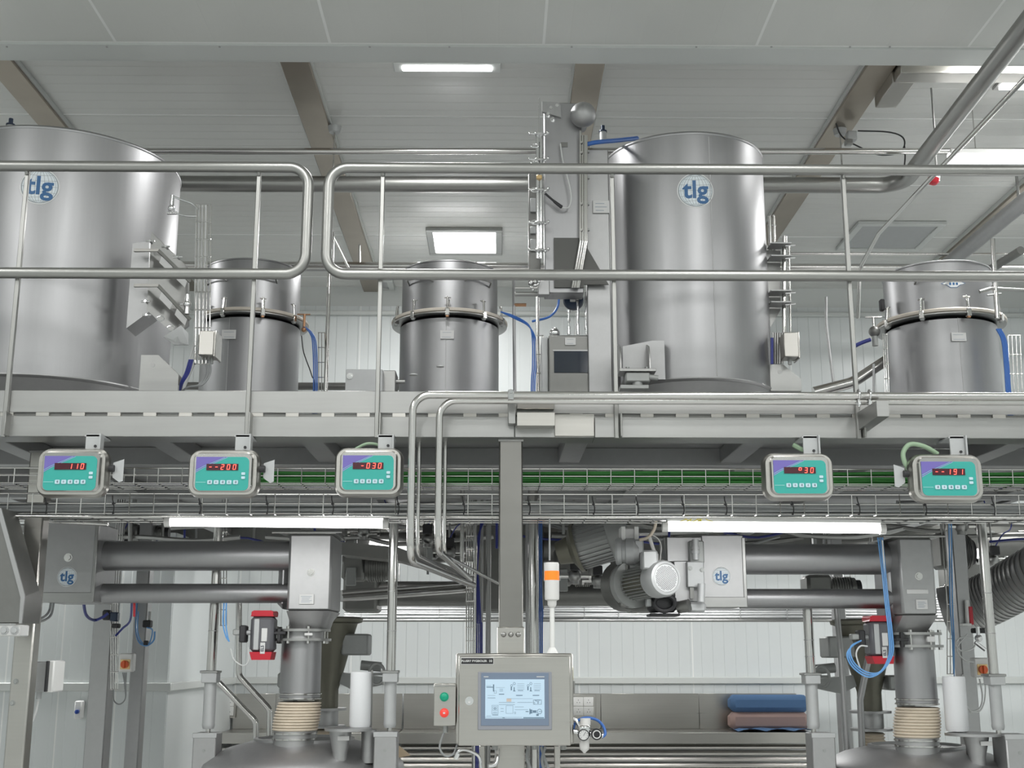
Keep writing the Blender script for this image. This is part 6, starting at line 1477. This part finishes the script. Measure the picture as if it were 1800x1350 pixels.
MB().box(XL - .6, XR + .9, 9.35, 9.5 - .02, z0, z1, b=.004).build('duct_body', 'dark_steel', t)
for k in range(8): MB().box(XL + .75 * k - .01, XL + .75 * k + .01, 9.342, 9.35, z0 - .004, z1 + .004).build('joint_band', 'steel', t)
for k in range(5): MB().box(XL + 1.2 * k, XL + 1.2 * k + .02, 9.4, 9.42, z1, zf1 - .004).build('hanger', 'castgrey', t)
# misc conduits crossing in dark zone for depth
cols = [('grey_cable', .008), ('steel', .010), ('navy_cable', .008), ('dark_steel', .014), ('steel', .014)]
mm = {}
for i in range(60):
    mt, r = random.choice(cols); Y = random.uniform(7.2, 9.0); x = random.uniform(-100, 1900); y = random.uniform(912, 960)
    m = mm.setdefault(mt, MB())
    if random.random() < .6: m.tube(catm([P(x, y, Y), P(x + 60, y + random.uniform(-6, 16), Y), P(x + 150, y + random.uniform(-8, 20), Y), P(x + 230, y, Y)], 4), r, 6)
    else: m.cyl(P(x, 890, Y), P(x, random.uniform(940, 1020), Y), r, n=8)
for mt, lb in (('grey_cable', 'grey cables strung under the platform in the shade'), ('steel', 'steel conduits strung under the platform in the shade'), ('navy_cable', 'dark blue cables strung under the platform in the shade'), ('dark_steel', 'dark conduits strung under the platform in the shade')):
    if mt in mm: one(mm[mt], 'service_lines', mt, lb, 'cables', kind='stuff')
# ================================================================== MOTORS LEFT OF THE RIGHT LOGO BOX
t = thing('gear_motor', 'grey gear motor with round perforated fan cover beside right logo box', 'motor', P(1150, 1080, 5.9))
c = P(1171, 1016, 5.72); ax = Vector((.38, -.9, .04)).normalized(); back = c - ax * .30
MB().lathe(c - ax * .10, [(.082, 0), (.086, .01), (.086, .08), (.078, .098), (.066, .102), (.064, .097)], 40, axis=ax).build('fan_cover', 'castlight', t)
gp = MB(); q = Vector((0, 0, 1)).rotation_difference(ax); R_ = .064
gp.lathe(c, [(R_, 0.0), (.001, .001)], 36, axis=ax); g = gp.build('fan_grille', 'castlight', t)
m = MB()
for i in range(-8, 9):
    for j in range(-8, 9):
        u, v = i * .0076 + (.0038 if j % 2 else 0), j * .0068
        if u * u + v * v < .056 ** 2:
            cc_ = c + q @ Vector((u, v, .0012)); m.cyl(cc_, cc_ + ax * .0004, .0023, n=6)
m.build('grille_holes', 'black', g, smooth=0, kind='stuff')
MB().cyl(back, c - ax * .10, .068, n=32).build('motor_body', 'olive', t)
m = MB()
for k in range(28):
    an = 2 * PI * k / 28; d = q @ Vector((math.cos(an), math.sin(an), 0)); s_ = ax.cross(d); o = back + d * .072
    m.add([back + d * .066 - s_ * .0015, back + d * .080 - s_ * .0015, c - ax * .11 + d * .080 - s_ * .0015, c - ax * .11 + d * .066 - s_ * .0015, back + d * .066 + s_ * .0015, back + d * .080 + s_ * .0015, c - ax * .11 + d * .080 + s_ * .0015, c - ax * .11 + d * .066 + s_ * .0015], [(0, 1, 2, 3), (7, 6, 5, 4), (1, 5, 6, 2), (0, 3, 7, 4), (0, 4, 5, 1), (3, 2, 6, 7)])
m.build('cooling_fins', 'castgrey', t)
MB().cyl(back - ax * .04, back, .115, n=36).cyl(back - ax * .05, back - ax * .04, .10, n=36).build('mounting_flange', 'castgrey', t)
MB().cyl(back - ax * .12, back - ax * .04, .125, .12, n=36).build('gear_housing', 'dark_steel', t)
a_, b_, z0_, z1_ = R4(1128, 968, 1155, 990, 5.75); MB().box(a_, b_, 5.72, 5.82, z0_ - .03, z1_, b=.008).build('terminal_box', 'castlight', t)
rb(MB(), 1088, 990, 1108, 1068, 5.98, .1, .01).build('end_shield', 'dark_steel', t)
t = thing('gear_motor', 'large ribbed gear motor tilted above the perforated fan motor', 'motor', P(1060, 990, 6.6))
c = P(1075, 945, 6.5); ax = Vector((1, -.25, .28)).normalized(); q = Vector((0, 0, 1)).rotation_difference(ax)
MB().cyl(c - ax * .20, c, .115, n=36).build('motor_body', 'castgrey', t)
m = MB()
for k in range(30):
    an = 2 * PI * k / 30; d = q @ Vector((math.cos(an), math.sin(an), 0)); m.obox(c - ax * .10 + d * .118, (.01, .003, .18), (Matrix((d, ax.cross(d), ax)).transposed()))
m.build('cooling_fins', 'satin', t)
MB().box(c.x - .12, c.x - .08, c.y - .02, c.y + .02, c.z, zf1 - .004).build('hanger', 'castgrey', t)
MB().lathe(c, [(.12, -.01), (.128, 0), (.128, .06), (.11, .085), (.001, .09)], 36, axis=ax).build('fan_cover', 'castgrey', t)
MB().lathe(c - ax * .20, [(.001, -.1), (.06, -.1), (.075, -.03), (.13, 0), (.13, .02)], 36, axis=ax).build('gear_flange', 'olive', t)
t = thing('servo_drive', 'pale rounded servo drive above the perforated fan motor', 'drive', P(1095, 990, 6.1))
c = P(1104, 970, 6.0); ax = Vector((1, -.15, .0)).normalized()
MB().lathe(c - ax * .06, [(.001, 0), (.06, .0), (.068, .01), (.068, .03), (.058, .034), (.058, .048), (.066, .052), (.066, .09), (.045, .115), (.001, .12)], 36, axis=ax).build('round_housing', 'castlight', t)
rb(MB(), 1096, 928, 1118, 958, 6.0, .1, .006).build('drive_box', 'label_white', t)
for xx in (1092, 1115): rb(MB(), xx, 925, xx + 8, 955, 5.99, .12, .003).build('side_cheek', 'white_plastic', t)
rb(MB(), 1115, 948, 1132, 974, 5.95, .08, .008).build('connector_box', 'castlight', t)
rb(MB(), 1132, 970, 1158, 992, 5.92, .1, .01).build('terminal_cover', 'milky', t)
m = MB(); m.tube(catm([P(1154, 912, 5.9), P(1150, 930, 5.9), P(1140, 944, 5.9), P(1125, 949, 5.93)]), .008, 10); m.build('supply_hose', 'bellow', t)
m = MB(); m.tube(catm([P(1142, 945, 5.9), P(1146, 958, 5.9), P(1150, 970, 5.92)]), .009, 8).tube(catm([P(1125, 940, 5.95), P(1150, 942, 5.95), P(1162, 958, 5.95), P(1160, 985, 5.95)]), .003, 6); m.build('wiring', 'milky', t)
t = thing('drive_frame', 'grey steel drive housing with hinges left of the right logo box', 'housing', P(1200, 1060, 5.95))
rb(MB(), 1172, 944, 1234, 988, 6.0, .2, .004).build('upper_cover', 'satin', t)
rb(MB(), 1185, 986, 1236, 1058, 5.98, .2, .004).build('lower_cover', 'satin', t)
rb(MB(), 1208, 987, 1238, 1032, 5.94, .05, .004).build('hinge_plate', 'castlight', t)
rb(MB(), 1212, 950, 1238, 990, 5.95, .05, .006).build('latch_frame', 'castgrey', t)
c0 = P(1222, 948, 5.93); c1 = P(1223, 984, 5.93); MB().cyl(c0, c1, .016, n=18).cyl(c0 - Vector((0, 0, .035)), c0 - Vector((0, 0, .05)), .02, n=18).cyl(c1 + Vector((0, 0, .03)), c1 + Vector((0, 0, .045)), .021, n=18).build('latch_cylinder', 'castlight', t)
c0 = P(1233, 1026, 5.92); c1 = P(1232, 1058, 5.92); MB().cyl(c0, c1, .018, n=18).build('lower_cylinder', 'castlight', t)
rb(MB(), 1213, 1030, 1220, 1052, 5.95, .02).build('slot', 'dark_steel', t)
rb(MB(), 1210, 1058, 1242, 1076, 5.96, .1, .012).build('bearing_foot', 'castlight', t)
m = MB()
for (x, y) in ((1213, 999), (1234, 1002)): m.bolt(P(x, y, 5.94), (0, -1, 0), .008, .006)
m.build('bolts', 'castgrey', t)
m = MB()
m.tube([P(1160, 955, 6.05), P(1163, 985, 6.05)], .004, 6).tube([P(1168, 945, 6.05), P(1172, 986, 6.05)], .005, 6); m.build('wire_frame', 'steel', t)
t = thing('black_motor', 'black oily motor base below the perforated fan motor', 'motor', P(1170, 1085, 6.0))
rb(MB(), 1142, 1046, 1190, 1076, 5.95, .12, .015).build('block', 'rubber', t)
MB().tube([P(1168 + 18 * math.cos(k * PI / 8), 1060 + 14 * math.sin(k * PI / 8), 5.93) for k in range(16)], .012, 8, closed=True).build('pulley', 'black', t)
rb(MB(), 1142, 1078, 1196, 1083, 5.93, .14, .004).build('base_plate', 'black', t)
c = P(1192, 1068, 5.97); MB().cyl(c, c + Vector((.05, -.03, .01)), .03, n=18).build('cap', 'dark_steel', t)
rb(MB(), 1136, 1052, 1146, 1066, 5.94, .05, .004).build('tag', 'castlight', t)
# yellowish dangling wires at the right tray
m = MB()
for i in range(10): x = random.uniform(1205, 1250); m.tube(catm([P(x, 905, 5.35), P(x + random.uniform(-10, 10), 912, 5.33), P(x + random.uniform(-14, 14), 917, 5.33)]), .0018, 5)
one(m, 'wire_tangle', 'yellow', 'tangle of thin yellowish wires over the right tube light', 'wires', kind='stuff')
# ================================================================== GROUPS OF REPEATS
GROUPS = {'weight_indicator': 'scale displays hung under the platform edge', 'storage_tank': 'tall logo tanks on the platform', 'dosing_hopper': 'small clamp ring hoppers on the platform',
    'guard_railing': 'guard railings of the platform', 'ceiling_beam': 'steel beams under the ceiling', 'ceiling_light': 'square ceiling lights', 'ceiling_hatch': 'ceiling hatches', 'tube_light': 'tube lights',
    'process_pipe': 'shiny bent pipes in front of the platform', 'support_column': 'steel support columns', 'cable_tray': 'wire trays under the platform edge', 'cable_ladder': 'wire cable ladders',
    'screw_conveyor': 'twin tube conveyors over the mixers', 'drop_pipe': 'drop pipes with bellows', 'butterfly_valve': 'flanged valves under the discharge boxes', 'valve_actuator': 'red capped actuators',
    'powder_mixer': 'domed mixers', 'filter_can': 'white cans on the mixers', 'inlet_funnel': 'funnels on the mixer lids', 'lift_column': 'lift columns beside the mixers', 'rear_hopper': 'dark hoppers behind the drop pipes',
    'isolator_switch': 'isolator switches', 'socket_panel': 'socket panels on the splash back', 'work_bench': 'benches at the back wall', 'junction_box': 'steel junction boxes', 'gear_motor': 'gear motors',
    'pipe_hanger': 'pipe hangers under the ceiling', 'valve_cluster': 'valve clusters under the platform', 'rear_conveyor': 'rear conveyors in the shade', 'spot_lamp': 'small round lamps in the machinery', 'bent_pipe': 'bent pipes by the left mixer'}
for o in list(S.objects):
    if o.parent is None and 'label' in o and o.name.split('.')[0] in GROUPS: o['group'] = GROUPS[o.name.split('.')[0]]
